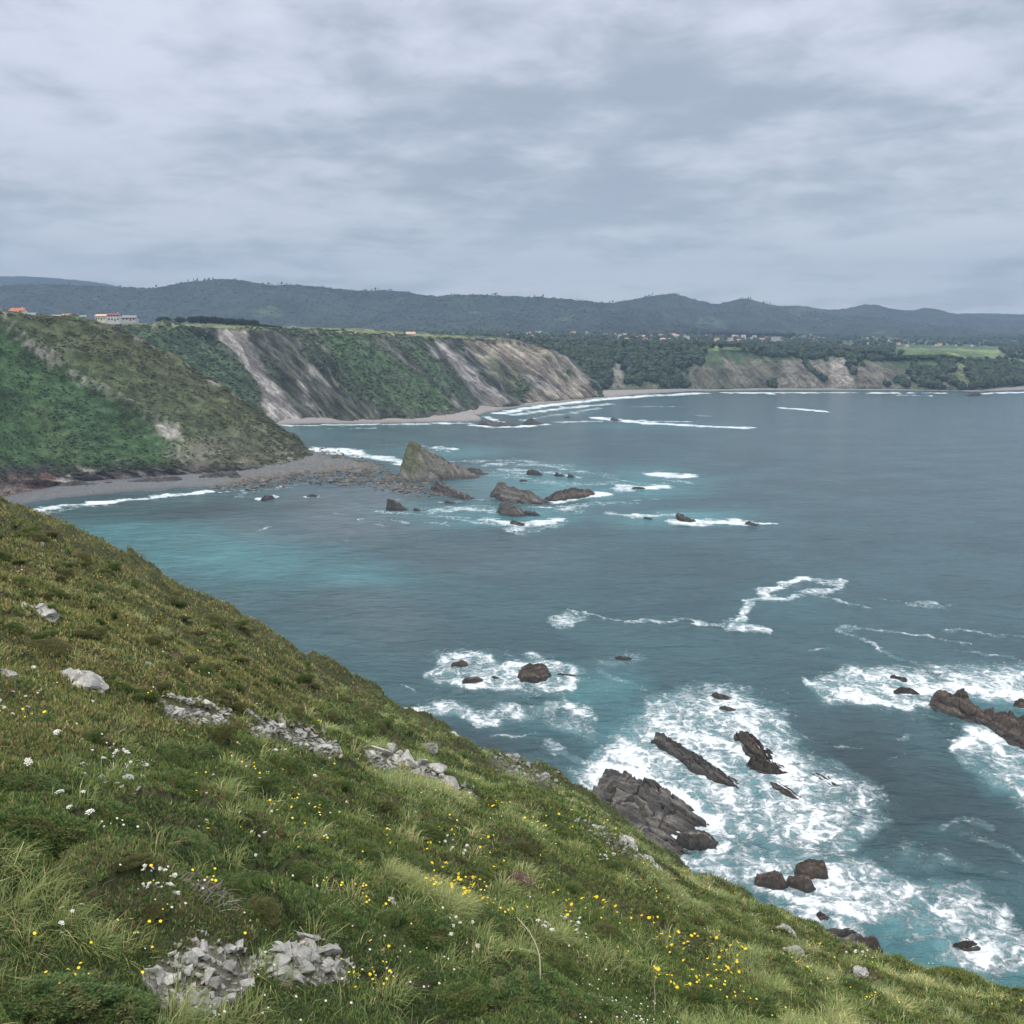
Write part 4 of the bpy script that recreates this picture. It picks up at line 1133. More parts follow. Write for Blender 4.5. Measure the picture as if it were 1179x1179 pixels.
# -- the great stack: a fin that leans up to the left, grassed on its seaward shoulder
ledge('sea_stack', 'tall grey fin shaped sea stack with a grassy left shoulder standing off the spit', (462, 551), (572, 551), 30, 35, 501,
      ((-.05, .2), (.04, .62), (.12, .97), (.15, 1.0), (.22, .84), (.42, .56), (.62, .36), (.8, .2), (1, .06)), 6, .22, .45, True, 'sea stack', None, stack_col, None, .015, -.05, 3, .10, stack_shape)
ledge('sea_rock', 'dark ragged rock ledge tucked behind the right foot of the tall stack', (526, 544), (570, 547), 9, 6.5, 502, ((0, .8), (.4, 1), (1, .4)), 3, .4, tint=BLACK)
ledge('sea_rock', 'sloping grey brown slab lying just in front of the tall stack', (502, 562), (546, 577), 14, 9, 503, ((0, 1), (.3, .85), (1, .35)), 5, .4, .3, tint=GREYB)
ledge('sea_rock', 'lone dark wedge of rock in the shallows left of the tall stack', (445, 586), (473, 587), 9, 8.5, 504, ((0, .8), (.2, 1), (.6, .7), (1, .3)), 3, .3, tint=BLACK)
ledge('sea_rock', 'tiny black rock just right of the lone dark wedge', (476, 587), (486, 588), 4, 3, 505, tint=BLACK)
ledge('sea_rock', 'small reddish rock awash between the grey slab and the lone wedge', (511, 578), (526, 579), 4, 2.4, 506, tint=RED)
ledge('sea_rock', 'rounded dark rock standing alone in the channel right of the tall stack', (605, 546), (627, 546), 9, 5.5, 507, ((0, .8), (.4, 1), (1, .7)), 3, .3, tint=BLACK)
ledge('sea_rock', 'low black rock in white water, left one of the pair beyond the long reef', (638, 547), (653, 548), 6, 3.2, 508, tint=BLACK)
ledge('sea_rock', 'stubby black rock at the right end of the pair beyond the long reef', (654, 549), (663, 550), 5, 4.2, 509, tint=BLACK)
ledge('sea_rock', 'flat little rock just behind the high end of the long reef', (597, 554), (610, 554), 4, 2.4, 510, tint=BLACK)
ledge('sea_rock', 'long reef of slanting brown slabs, high at its left end, right of the stack', (568, 571), (640, 581), 22, 13, 511, ((0, .85), (.08, 1), (.35, .85), (.7, .55), (1, .35)), 6, .38, .3, tint=GREYB)
ledge('sea_rock', 'ragged low tail of the slanting reef with surf along its right side', (626, 577), (690, 566), 16, 9, 512, ((0, .6), (.3, 1), (.6, .7), (1, .5)), 4, .5, tint=RED)
ledge('sea_rock', 'rounded brown hump in front of the long slanting reef', (574, 590), (611, 594), 14, 10, 513, ((0, .9), (.3, 1), (.7, .8), (1, .4)), 5, .25, tint=GREYB)
ledge('sea_rock', 'small dark rock at the right foot of the rounded brown hump', (606, 592), (624, 593), 6, 4, 514, tint=BLACK)
ledge('sea_rock', 'broken black rock washed white below the rounded brown hump', (586, 603), (611, 606), 7, 3.6, 515, tint=BLACK, beds=3, saw=.7)
ledge('sea_rock', 'dark jagged reef off the beach of the far cliffs, its long left part', (548, 489), (603, 490), 18, 9, 516, ((0, .6), (.3, 1), (.6, .7), (1, .6)), 4, .5, tint=BLACK)
ledge('sea_rock', 'pointed dark rock ending the jagged reef off the far cliffs', (600, 489), (629, 488), 14, 10.5, 517, ((0, .5), (.35, 1), (.5, .6), (1, .3)), 3, .4, tint=BLACK)
ledge('sea_rock', 'small dark rock at the left end of a long breaker in the bay', (703, 484), (718, 485), 8, 5.5, 518, tint=BLACK)
ledge('sea_rock', 'black speck of rock left of the long breaker in the bay', (648, 481), (659, 481), 6, 3, 519, tint=BLACK)
ledge('sea_rock', 'nearly drowned rock in a round patch of foam right of the reef tail', (726, 563), (746, 562), 6, 3, 520, tint=BLACK)
ledge('sea_rock', 'thin black rock left of the last two foam patches in the bay', (740, 597), (754, 598), 4, 2.6, 521, tint=BLACK)
ledge('sea_rock', 'dark rock with two knobs in the second last foam patch', (781, 596), (801, 602), 8, 5, 522, ((0, .8), (.3, 1), (.5, .4), (.8, .9), (1, .4)), 3, .4, tint=BLACK)
ledge('sea_rock', 'brown rock in the outermost foam patch of the bay', (857, 604), (879, 607), 6, 3.6, 523, tint=RED)
ledge('sea_rock', 'low rock with a pointed cap off the far right headland', (1112, 456), (1130, 455), 14, 13, 571, tint=BLACK)
# -- the rocks below the slope
ledge('sea_rock', 'upper left rock of the small trio, two lobed, ringed with foam', (518, 768), (543, 766), 4.2, 3.6, 524, ((0, .6), (.5, 1), (1, .7)), 3, .35, tint=RED, block=.1)
ledge('sea_rock', 'low oval rock below the two lobed one in the small trio', (531, 785), (561, 783), 3.6, 2.4, 525, ((0, .7), (.5, 1), (1, .6)), 3, .3, tint=RED)
ledge('sea_rock', 'little rock between the oval one and the domed boulder', (564, 781), (579, 781), 2.5, 1.6, 526, tint=RED)
ledge('sea_rock', 'large domed brown boulder with slanting cracks in the middle of the foam', (596, 783), (637, 777), 8, 6.6, 527, ((0, .75), (.3, 1), (.6, .9), (1, .45)), 6, .25, .35, tint=RED, round_=.25)
ledge('sea_rock', 'reddish shoal barely breaking the surface right of the domed boulder', (707, 757), (732, 759), 2.6, 1.5, 528, tint=RED)
ledge('sea_rock', 'rock barely showing in foam between the domed boulder and the shoal', (640, 776), (668, 778), 2.6, 1.1, 529, tint=RED)
ledge('sea_rock', 'small rock at the top of the big surf field, upper of two', (818, 800), (846, 806), 4, 2.6, 530, tint=RED, beds=3, saw=.6)
ledge('sea_rock', 'small rock at the top of the big surf field, lower of two', (826, 816), (857, 820), 3.6, 2.6, 531, tint=RED, beds=3, saw=.5)
ledge('sea_rock', 'upper rock of the pair in the right hand whirl of foam', (1023, 781), (1051, 785), 4, 2.6, 532, tint=RED)
ledge('sea_rock', 'lower rock of the pair in the right hand whirl of foam', (1027, 797), (1060, 796), 4.2, 2.8, 533, tint=RED)
ledge('sea_rock', 'long brown wall of rock running out at the right edge of the sea', (1070, 812), (1146, 836), 10, 7.4, 534, ((0, .85), (.1, 1), (.3, .75), (.42, .95), (.7, .62), (1, .75)), 5, .6, .22, True, tint=RED, round_=.12, block=.14)
ledge('sea_rock', 'continuation of the brown rock wall with water pouring over it', (1138, 832), (1240, 884), 10, 7, 535, ((0, .5), (.15, .85), (.5, 1), (1, .9)), 5, .6, .22, True, tint=RED, round_=.1, block=.14)
ledge('sea_rock', 'dark rock beyond the brown wall at the right edge', (1164, 814), (1200, 816), 5, 4.2, 536, tint=RED)
ledge('sea_rock', 'long narrow diagonal ledge lying across the middle of the surf field', (755, 853), (864, 915), 6.5, 5.2, 537, ((0, .8), (.1, 1), (.4, .85), (.7, .6), (1, .25)), 4, .5, .25, False, tint=GREYB, block=.1, round_=.15)
ledge('sea_rock', 'upper ribbed ledge of the pair right of the diagonal one', (851, 845), (893, 882), 7, 4.4, 538, ((0, .9), (.5, 1), (1, .5)), 5, .75, .2, False, tint=RED, block=.1)
ledge('sea_rock', 'lower ribbed ledge streaked with white water, right of the diagonal one', (862, 876), (914, 892), 7.5, 3.6, 539, ((0, .9), (.5, 1), (1, .5)), 6, .85, .2, False, tint=RED, block=.1)
ledge('sea_rock', 'half drowned ledge at the lower right of the ribbed pair', (888, 900), (924, 922), 4, 1.9, 540, tint=RED, beds=3, saw=.6)
ledge('sea_rock', 'faint reddish ledge under thin foam at the right of the surf field', (935, 888), (988, 918), 4, 1.5, 541, tint=RED, beds=3, saw=.7)
ledge('sea_rock', 'biggest near rock, dark stepped beds right against the foot of the slope', (680, 957), (822, 981), 25, 12.5, 542, ((0, .85), (.06, 1), (.25, .9), (.5, .68), (.75, .5), (1, .3)), 5, .72, .14, True, tint=GREYB, block=.015, round_=.14, shape=stair_shape)
ledge('sea_rock', 'low toe of rock at the right end of the biggest near ledge', (778, 966), (832, 972), 6, 4.2, 543, ((0, .7), (.4, 1), (1, .7)), 3, .3, tint=GREYB)
ledge('sea_rock', 'left boulder of the brown trio below the surf field', (866, 1015), (912, 1020), 5.4, 4.2, 544, ((0, .6), (.5, 1), (1, .8)), 3, .25, tint=RED)
ledge('sea_rock', 'front boulder of the brown trio below the surf field', (904, 1018), (942, 1021), 4.2, 3.6, 545, ((0, .8), (.5, 1), (1, .6)), 3, .25, tint=RED)
ledge('sea_rock', 'tallest right hand boulder of the brown trio below the surf field', (912, 1004), (960, 1010), 5.2, 5.2, 546, ((0, .6), (.4, 1), (.8, .95), (1, .6)), 4, .3, tint=RED)
ledge('sea_rock', 'small pointed rock just above the lowest ledge by the slope', (938, 1056), (964, 1061), 3, 2.4, 547, tint=RED)
ledge('sea_rock', 'lowest dark ledge half hidden by the brink of the slope', (936, 1082), (1005, 1082), 7, 3.8, 548, ((0, .8), (.3, 1), (.7, .8), (1, .5)), 4, .4, tint=GREYB)
ledge('sea_rock', 'round boulder at the right end of the lowest ledge', (984, 1088), (1018, 1093), 4, 3.6, 549, ((0, .7), (.5, 1), (1, .8)), 2, .2, tint=RED)
ledge('sea_rock', 'reddish rock breaking through spray at the lower right', (1094, 1090), (1130, 1084), 4, 2, 550, tint=RED, beds=3, saw=.7)
ledge('sea_rock', 'dark rock at the edge of the surf where the left cove begins', (299, 577), (318, 573), 6, 4.5, 551, tint=BLACK)
ledge('sea_rock', 'tiny rock in the cove beyond the surf, off the end of the beach', (352, 572), (368, 571), 5, 2.6, 552, tint=BLACK)

# -- dark broken ledges along the foot of the headland
ledge('shore_ledge', 'rusty brown broken ledge at the left end of the cove beach', (-30, 583), (62, 566), 14, 9, 561, ((0, .8), (.4, 1), (1, .5)), 5, .5, .3, True, tint=((0.034, 0.026, 0.022), (0.10, 0.06, 0.045), (0.24, 0.2, 0.17)), cat='rock')
ledge('shore_ledge', 'black jagged ledge at the foot of the headland, behind the middle of the beach', (58, 566), (150, 560), 10, 8.5, 562, ((0, .5), (.3, 1), (.6, .6), (1, .8)), 5, .5, .3, True, tint=BLACK, cat='rock')
ledge('shore_ledge', 'second black jagged ledge along the headland foot, longer and lower', (140, 560), (232, 555), 9, 7.5, 563, ((0, .6), (.3, .8), (.6, 1), (1, .6)), 5, .5, .3, True, tint=BLACK, cat='rock')
ledge('shore_ledge', 'dark undercut ledge ending in a pale rock where the spit begins', (222, 555), (288, 551), 9, 8.5, 564, ((0, .6), (.5, .9), (.8, 1), (1, .9)), 4, .4, .3, True, tint=BLACK, cat='rock')
# loose kelp covered rubble of the spit
zone = [(372, 518), (400, 524), (440, 540), (470, 556), (500, 568), (470, 566), (420, 556), (350, 552), (290, 560), (250, 562), (300, 548), (340, 536), (362, 522)]
rp = []
while len(rp) < 5200:
    x = rng.uniform(240, 510, 4000); y = rng.uniform(515, 572, 4000)
    sel = inpoly(x, y, zone) > rng.uniform(-6, 3, 4000)
    sel &= fbm(x / 14, y / 5, 3, 640) > -.12
    rp += list(zip(x[sel], y[sel]))
rp = np.array(rp[:5200]); P_ = at_height(rp[:, 0], rp[:, 1], rng.uniform(-.3, .7, 5200))
OV_ = np.array([(1, 0, 0), (0, .8, 0), (-1, 0, .1), (0, -.8, 0), (.1, .1, .7), (0, 0, -.6)], float)
OF_ = np.array([(0, 1, 4), (1, 2, 4), (2, 3, 4), (3, 0, 4), (1, 0, 5), (2, 1, 5), (3, 2, 5), (0, 3, 5)])
V = OV_[None] * (1 + .35 * rng.normal(0, 1, (5200, 6, 1)).clip(-1.2, 1.2)) * (rng.uniform(.2, 1.0, 5200) ** 1.6 * 1.05)[:, None, None] * np.array([1.5, 1, .8]) + P_[:, None]
C = np.repeat(np.array([(0.028, 0.026, 0.023), (0.045, 0.039, 0.03), (0.07, 0.06, 0.042), (0.11, 0.102, 0.09)])[rng.integers(0, 4, 5200)], 6, 0)
tag(link('rubble', mk_mesh('rubble', V.reshape(-1, 3), ((np.arange(5200) * 6)[:, None, None] + OF_[None]).reshape(-1, 3), C, False), M_ROCK), 'kelp stained rubble covering the low spit between headland and stack', 'rubble', None, 'stuff')

# boulders fallen on the spit
def lump(seed, n=3, flat=.7):
    bm = bmesh.new(); bmesh.ops.create_icosphere(bm, subdivisions=n, radius=1.0)
    V = np.array([v.co[:] for v in bm.verts]); F = np.array([[v.index for v in f.verts] for f in bm.faces]); bm.free()
    r_ = np.random.default_rng(seed)
    cut = r_.normal(size=(9, 3)); cut /= np.linalg.norm(cut, axis=1)[:, None]
    dd = r_.uniform(.55, .85, 9)
    for _ in range(2):
        for c, k in zip(cut, dd):
            V = V - np.maximum(V @ c - k, 0)[:, None] * c
    V *= 1 + .10 * fbm(V[:, 0] * 2 + V[:, 2], V[:, 1] * 2 - V[:, 2], 3, seed)[:, None]
    V[:, 2] *= flat
    return V, F
BO = []
for k in range(4):
    V, F = lump(600 + k, 2)
    c = np.zeros(V.shape) + np.array([(0.055, 0.05, 0.045), (0.10, 0.085, 0.065), (0.075, 0.066, 0.055), (0.14, 0.125, 0.105)][k])
    BO.append(mk_mesh('boulder', V, F, c, False))
nb = 0
zone = [(372, 518), (400, 524), (440, 540), (470, 556), (500, 568), (470, 566), (420, 556), (350, 552), (290, 560), (300, 548), (340, 536), (362, 522)]
while nb < 90:
    x, y = random.uniform(290, 510), random.uniform(515, 572)
    if inpoly(np.array([x]), np.array([y]), zone)[0] < 0: continue
    k = random.randrange(4)
    p = at_height(x, y, .6)
    o = link('boulder', BO[k], M_ROCK)
    s = random.uniform(.5, 1.5) * (1.35 if random.random() < .15 else 1)
    o.location = p; o.location.z = random.uniform(.1, .5); o.scale = (s * random.uniform(1, 1.7), s, s * random.uniform(.7, 1.1)); o.rotation_euler = (0, 0, random.uniform(0, 6.28))
    tag(o, ['blackish', 'brown kelp stained', 'dark grey', 'paler grey'][k] + ' boulder among many on the rocky spit below the headland', 'boulder', 'boulders on the rocky spit')
    nb += 1

# =================================================================== stones, bushes and flowers on the slope
def lime_mat(name):
    m = Mat(name, .9, .2)
    n = m.noise(m.obj(), 2.2, 6, .65); n2 = m.noise(m.pos, 14, 4, .6)
    c = m.mix(m.ramp(n, .3, .7), (0.20, 0.195, 0.18), (0.345, 0.335, 0.31))
    c = m.mix(m.ramp(n2, .55, .9), c, (0.15, 0.14, 0.11))
    n3 = m.noise(m.pos, 5, 5, .65); c = m.mix(m.ramp(n3, .55, .62), c, (0.40, 0.385, 0.33))
    s = m.n('ShaderNodeVectorMath', operation='SCALE'); m.l(c, s.inputs[0]); m.l(m.ramp(m.rnd(), 0, 1, .68, 1.12), s.inputs['Scale'])
    m.col(s.outputs[0]); m.nor(m.bump(n, .04, .35))
    return m.m
M_LIME = lime_mat('limestone')
def chip(seed):
    r_ = np.random.default_rng(seed)
    bm = bmesh.new()
    for q in r_.uniform(-1, 1, (11, 3)):
        q = q / max(np.abs(q).max(), .2) * r_.uniform(.72, 1)
        bm.verts.new((q[0], q[1] * .72, q[2] * .42))
    h = bmesh.ops.convex_hull(bm, input=bm.verts)
    bmesh.ops.delete(bm, geom=[g for g in h['geom_interior'] if isinstance(g, bmesh.types.BMVert)], context='VERTS')
    bmesh.ops.bevel(bm, geom=list(bm.edges), offset=.05, segments=1, affect='EDGES')
    me = bpy.data.meshes.new('stone'); bm.to_mesh(me); bm.free()
    return me
CH = [chip(700 + k) for k in range(12)]
def heap(poly, n, lo, hi, label, group):
    p = np.array(poly, float); k = 0; tries = 0
    pts = []
    while len(pts) < n and tries < 20000:
        tries += 1
        x, y = random.uniform(p[:, 0].min(), p[:, 0].max()), random.uniform(p[:, 1].min(), p[:, 1].max())
        if inpoly(np.array([x]), np.array([y]), poly)[0] < 0: continue
        pts.append((x, y))
    P, hit, t = on_ground([q[0] for q in pts], [q[1] for q in pts])
    for q, tt in zip(P, t):
        o = link('stone', random.choice(CH), M_LIME)
        px_ = 1.12 * (lo + (hi - lo) * random.random() ** 1.5)
        s = px_ * tt / FPX * .5
        o.location = (q[0], q[1], q[2] + s * random.uniform(-.1, .35))
        o.scale = (s * random.uniform(.8, 1.25), s * random.uniform(.8, 1.2), s * random.uniform(.7, 1.2))
        o.rotation_euler = (random.gauss(0, .3) - .3, random.gauss(.25, .3), random.uniform(0, 6.28))
        tag(o, label, 'stone', group)
heap([(300, 1097), (350, 1085), (385, 1098), (408, 1114), (390, 1128), (340, 1130), (305, 1118)], 62, 12, 34, 'pale angular stone in the near heap with the largest blocks', 'stones of the near heap')
heap([(165, 1128), (190, 1105), (235, 1086), (300, 1108), (290, 1130), (275, 1150), (245, 1172), (205, 1160)], 84, 8, 24, 'small pale stone in the scree at the bottom of the slope', 'stones of the bottom scree')
heap([(182, 812), (215, 811), (264, 826), (260, 834), (205, 826)], 38, 8, 17, 'whitish stone in the short row beyond the tussocks', 'stones of the upper left row')
heap([(288, 833), (330, 838), (392, 862), (385, 871), (340, 858), (292, 846)], 62, 6, 18, 'grey white stone in the long spill running down to the right', 'stones of the long spill')
heap([(420, 867), (455, 868), (545, 914), (540, 921), (480, 896), (430, 882)], 36, 8, 30, 'grey stone in the line of rubble nearest the brink', 'stones of the brink line')
heap([(80, 880), (130, 880), (190, 908), (150, 915), (95, 900)], 16, 6, 16, 'half buried stone among white flowers at the left', 'half buried stones at the left')
# grit and small chips between the stones
gp = []
for _b in BARE:
    p_ = np.array(_b, float); k_ = 0
    while k_ < (260 if _b[0][1] > 1000 or _b[0][0] < 430 else 70):
        x, y = random.uniform(p_[:, 0].min() - 6, p_[:, 0].max() + 6), random.uniform(p_[:, 1].min() - 4, p_[:, 1].max() + 4)
        if inpoly(np.array([x]), np.array([y]), _b)[0] > random.uniform(-7, 2): gp.append((x, y)); k_ += 1
P, hit, t = on_ground([a for a, b in gp], [b for a, b in gp])
CV = np.array([(1, 0, 0), (0, .8, 0), (-1, 0, .1), (0, -.8, 0), (.1, .1, .55), (0, 0, -.5)], float)
CF = np.array([(0, 1, 4), (1, 2, 4), (2, 3, 4), (3, 0, 4), (1, 0, 5), (2, 1, 5), (3, 2, 5), (0, 3, 5)])
n_ = len(P); sz = rng.uniform(1.2, 4.5, n_) * t / FPX
V = CV[None] * (1 + .3 * rng.normal(0, 1, (n_, 6, 1)).clip(-1.3, 1.3))
a_ = rng.uniform(0, 6.283, n_); c_, s_2 = np.cos(a_)[:, None], np.sin(a_)[:, None]
tl_ = rng.normal(.3, .5, n_)[:, None]
V = np.stack([V[..., 0] * c_ - V[..., 1] * s_2, V[..., 0] * s_2 + V[..., 1] * c_, V[..., 2] - V[..., 0] * tl_], -1) * sz[:, None, None] + P[:, None] + np.stack([0 * sz, 0 * sz, sz * .2], -1)[:, None]
gm = mk_mesh('gravel', V.reshape(-1, 3), ((np.arange(n_) * 6)[:, None, None] + CF[None]).reshape(-1, 3), None, False)
tag(link('gravel', gm, M_LIME), 'pale limestone grit between the larger stones', 'gravel', None, 'stuff')
def outcrop(label, px, py, wpx, hpx, seed, rz=0.0, tilt=.25, grey=1.0):
    P, hit, t = on_ground([px], [py])
    V, F = lump(seed, 4, 1.0)
    s = wpx * t[0] / FPX / 2
    V = V * np.array([s, s * .7, s * max(hpx / wpx, .25) * 1.35])
    V += (np.stack([fbm(V[:, 0] / s * 3, V[:, 2] / s * 5, 5, seed + k) for k in range(3)], -1)) * s * .26
    me = mk_mesh('outcrop', V, F, None, False)
    o = link('outcrop', me, M_LIME); o.location = P[0]; o.location.z -= s * .22; o.rotation_euler = (tilt * .3, tilt, rz)
    return tag(o, label, 'outcrop')
outcrop('long pale slab with a rounded back bedded in the heath at the left', 90, 790, 84, 24, 801, 0, .35)
outcrop('low whitish slab higher up at the left edge of the slope', 45, 710, 44, 12, 802, 0, .3)
outcrop('little white rock near the top of the slope', 46, 628, 11, 7, 803)
outcrop('pale rock cut by the left edge, above the grass', 8, 782, 26, 9, 804)
outcrop('narrow upright slab standing over the line of rubble', 493, 868, 20, 22, 805, .3, .9)
outcrop('short slab below the upright one by the line of rubble', 487, 886, 17, 13, 806, .3, .7)
outcrop('largest block at the head of the line of rubble', 452, 878, 26, 18, 807, 0, .4)
outcrop('white flat stone alone on the heath right of the rubble line', 588, 938, 18, 7, 808, 0, .3)
outcrop('pale rock on the brink, left of two', 522, 848, 14, 8, 809, 0, .3)
outcrop('grey knob of rock on the brink above the biggest sea rock', 590, 876, 22, 14, 810, 0, .4)
outcrop('grey knob of rock on the brink, right of two', 628, 897, 24, 13, 811, 0, .4)
outcrop('pale rib of rock beside the worn streak down the slope', 722, 972, 48, 13, 812, 0, .55)
outcrop('thin pale rib of rock continuing the worn streak to the brink', 750, 992, 34, 8, 813, 0, .55)
outcrop('light grey rib of rock at the top of the worn streak', 690, 955, 34, 9, 814, 0, .5)
outcrop('two toned grey rock at the lower right of the flowers', 915, 1098, 36, 17, 815, 0, .5)
outcrop('smooth pale stone right of the two toned grey rock', 990, 1121, 26, 12, 816, 0, .5)
outcrop('dark rock showing at the brink under the lowest sea ledge', 905, 1073, 26, 12, 817, 0, .5)
outcrop('small grey stone low at the right corner of the slope', 1095, 1166, 20, 10, 818, 0, .4)
outcrop('grey stone poking out of grass above the near heap', 448, 1040, 26, 12, 819, 0, .3)
outcrop('flat grey stone by the thin pale stalk', 578, 1070, 26, 14, 820, 0, .3)
outcrop('broken grey rock in the heath beyond the near heap', 170, 768, 14, 8, 821, 0, .3)

# gorse cushions
def bush_mesh(seed, n, palette):
    r_ = np.random.default_rng(seed)
    u = r_.normal(size=(n, 3)); u[:, 2] = np.abs(u[:, 2]); u /= np.linalg.norm(u, axis=1)[:, None]
    lob = 1 + .62 * fbm(u[:, 0] * 1.9 + 5, u[:, 1] * 1.9 + u[:, 2] * 2, 4, seed)
    rad = lob * (1 - .42 * r_.random(n) ** 1.6)
    P = u * rad[:, None] * np.array([1, 1, .62])
    col = np.array(palette)[((fbm(P[:, 0] * 2.2, P[:, 1] * 2.2, 3, seed + 3) + .5) * len(palette) + r_.normal(0, .7, n)).astype(int).clip(0, len(palette) - 1)] * r_.uniform(.75, 1.25, n)[:, None]
    Vs, Cs = [], []
    for j in range(3):
        dirs = u + r_.normal(0, .55, (n, 3)) + np.array([0, 0, .25]); dirs /= np.linalg.norm(dirs, axis=1)[:, None]
        l = r_.uniform(.045, .11, n); tip = P + dirs * l[:, None]
        sd = np.cross(dirs, r_.normal(size=(n, 3))); sd /= np.linalg.norm(sd, axis=1)[:, None]; sd *= (l * .13)[:, None]
        m_ = P * .5 + tip * .5
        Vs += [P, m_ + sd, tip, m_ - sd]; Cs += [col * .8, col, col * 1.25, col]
    V = np.stack(Vs, 1).reshape(-1, 3); C = np.stack(Cs, 1).reshape(-1, 3)
    F = (np.arange(n * 3) * 4)[:, None] + [0, 1, 2, 3]
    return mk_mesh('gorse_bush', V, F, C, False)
GD = [(0.045, 0.075, 0.024), (0.07, 0.115, 0.03), (0.105, 0.15, 0.038), (0.13, 0.125, 0.05)]
GG = [(0.05, 0.09, 0.03), (0.08, 0.13, 0.042), (0.12, 0.16, 0.05), (0.14, 0.14, 0.06)]
GO = [(0.11, 0.125, 0.04), (0.12, 0.105, 0.045), (0.08, 0.095, 0.034)]
BM = [bush_mesh(900, 7500, GD), bush_mesh(901, 7500, GG), bush_mesh(902, 6000, GO), bush_mesh(903, 7500, GD)]
BL = ['dark green gorse cushion growing low on the sea slope', 'fresh green gorse cushion growing low on the sea slope', 'olive brown heath cushion growing low on the sea slope', 'dark green gorse cushion growing low on the sea slope']
P, hit, t = on_ground([b[0] for b in bushes], [b[1] for b in bushes])
for b, q, tt in zip(bushes, P, t):
    o = link('gorse_bush', BM[b[3]], M_LEAF)
    s = b[2] * tt / FPX * random.uniform(.62, .9)
    o.location = (q[0], q[1], q[2] - s * .18); o.scale = (s * random.uniform(.95, 1.3), s, s * random.uniform(.55, .8)); o.rotation_euler = (-.15, .3, random.uniform(0, 6.28))
    tag(o, BL[b[3]], 'bush', 'gorse and heath cushions on the slope')
n_up = 0
while n_up < 130:
    x, y = random.uniform(-10, 640), random.uniform(600, 900)
    if y < np.interp(x, [e_[0] for e_ in edge], [e_[1] for e_ in edge]) + 6 or y > 700 + .34 * x + 60: continue
    q, h_, tt = on_ground([x], [y])
    if not h_[0] or any(inpoly(np.array([x]), np.array([y]), b_)[0] > -4 for b_ in BARE): continue
    k = random.choice([0, 2, 2, 3])
    o = link('gorse_bush', BM[k], M_LEAF)
    s = random.uniform(4, 12) * tt[0] / FPX
    o.location = (q[0][0], q[0][1], q[0][2] - s * .15); o.scale = (s * random.uniform(1, 1.7), s, s * random.uniform(.5, .8)); o.rotation_euler = (-.1, .25, random.uniform(0, 6.28))
    tag(o, ['small dark green bush', '', 'small olive brown bush', 'small dark green bush'][k] + ' on the browner upper slope towards the brink', 'bush', 'small bushes on the upper slope')
    n_up += 1
o = link('heather_clump', bush_mesh(910, 1500, [(0.26, 0.07, 0.17), (0.2, 0.06, 0.13), (0.08, 0.08, 0.04)]), M_LEAF)
P, hit, t = on_ground([592], [1016]); s = 17 * t[0] / FPX
o.location = P[0]; o.scale = (s * 1.3, s, s * .5)
tag(o, 'small clump of heather in pink bloom amid the green heath', 'heather')

# flowers
M_YEL = plain('yellow_petal', (0.72, 0.52, 0.02), .7, .15, 40); M_WHI = plain('white_petal', (0.5, 0.49, 0.43), .7, .1, 40); M_STEM = plain('flower_stem', (0.10, 0.15, 0.05), .8, .2, 20)
def flower_mesh(name, kind, seed):
    r_ = random.Random(seed); bm = bmesh.new()
    def petal_ring(c, n, rad, up_, mi, wid=.8):
        v0 = bm.verts.new(c)
        for k in range(n):
            a = 6.283 * k / n + r_.uniform(-.1, .1); b = 3.1416 / n * wid
            v1 = bm.verts.new((c[0] + math.cos(a - b) * rad * .7, c[1] + math.sin(a - b) * rad * .7, c[2] + up_ * .7)); v2 = bm.verts.new((c[0] + math.cos(a) * rad, c[1] + math.sin(a) * rad, c[2] + up_ * r_.uniform(.7, 1.3)))
            v3 = bm.verts.new((c[0] + math.cos(a + b) * rad * .7, c[1] + math.sin(a + b) * rad * .7, c[2] + up_ * .7))
            f = bm.faces.new((v0, v1, v2, v3)); f.material_index = mi
    def stalk(a, b, w=.05):
        for k in range(2):
            d = Vector((w, 0, 0)) if k == 0 else Vector((0, w, 0))
            f = bm.faces.new([bm.verts.new(Vector(a) - d), bm.verts.new(Vector(a) + d), bm.verts.new(Vector(b) + d), bm.verts.new(Vector(b) - d)]); f.material_index = 1
    tip = (r_.uniform(-.8, .8), r_.uniform(-.8, .8), 0)
    stalk((0, 0, -7), tip, .06)
    if kind == 'daisy':
        petal_ring(tip, 11, 1.0, .18, 0); petal_ring((tip[0], tip[1], .1), 8, .6, .25, 0); petal_ring((tip[0], tip[1], .2), 6, .3, .1, 0)
    else:
        for k in range(16):
            a = k * 2.4; q = math.sqrt(k / 16)
            c = (tip[0] + math.cos(a) * q, tip[1] + math.sin(a) * q, .35 - .35 * q * q)
            stalk((tip[0], tip[1], -.6), c, .03); petal_ring(c, 5, .26, .05, 0, 1.0)
    me = bpy.data.meshes.new(name); bm.to_mesh(me); bm.free()
    return me
YF = [flower_mesh('yellow_flower', 'daisy', k) for k in range(4)]
WF = [flower_mesh('white_flower', 'umbel', 10 + k) for k in range(4)]
for me in YF: me.materials.append(M_YEL); me.materials.append(M_STEM)
for me in WF: me.materials.append(M_WHI); me.materials.append(M_STEM)
def flowers(pts, kind, rpx, label, group):
    P, hit, t = on_ground([q[0] for q in pts], [q[1] for q in pts])
    for q, tt, h in zip(P, t, hit):
        if not h: continue
        o = link(('yellow' if kind == 'y' else 'white') + '_flower', random.choice(YF if kind == 'y' else WF))
        s = rpx * random.uniform(.5, 1.15) * tt / FPX
        o.location = (q[0], q[1], q[2] + min(.06 + .05 * random.random() + .011 * tt, .35)); o.scale = (s, s, s)
        o.rotation_euler = (random.gauss(.35, .3), random.gauss(0, .3), random.uniform(0, 6.28))
        tag(o, label, 'flower', group)
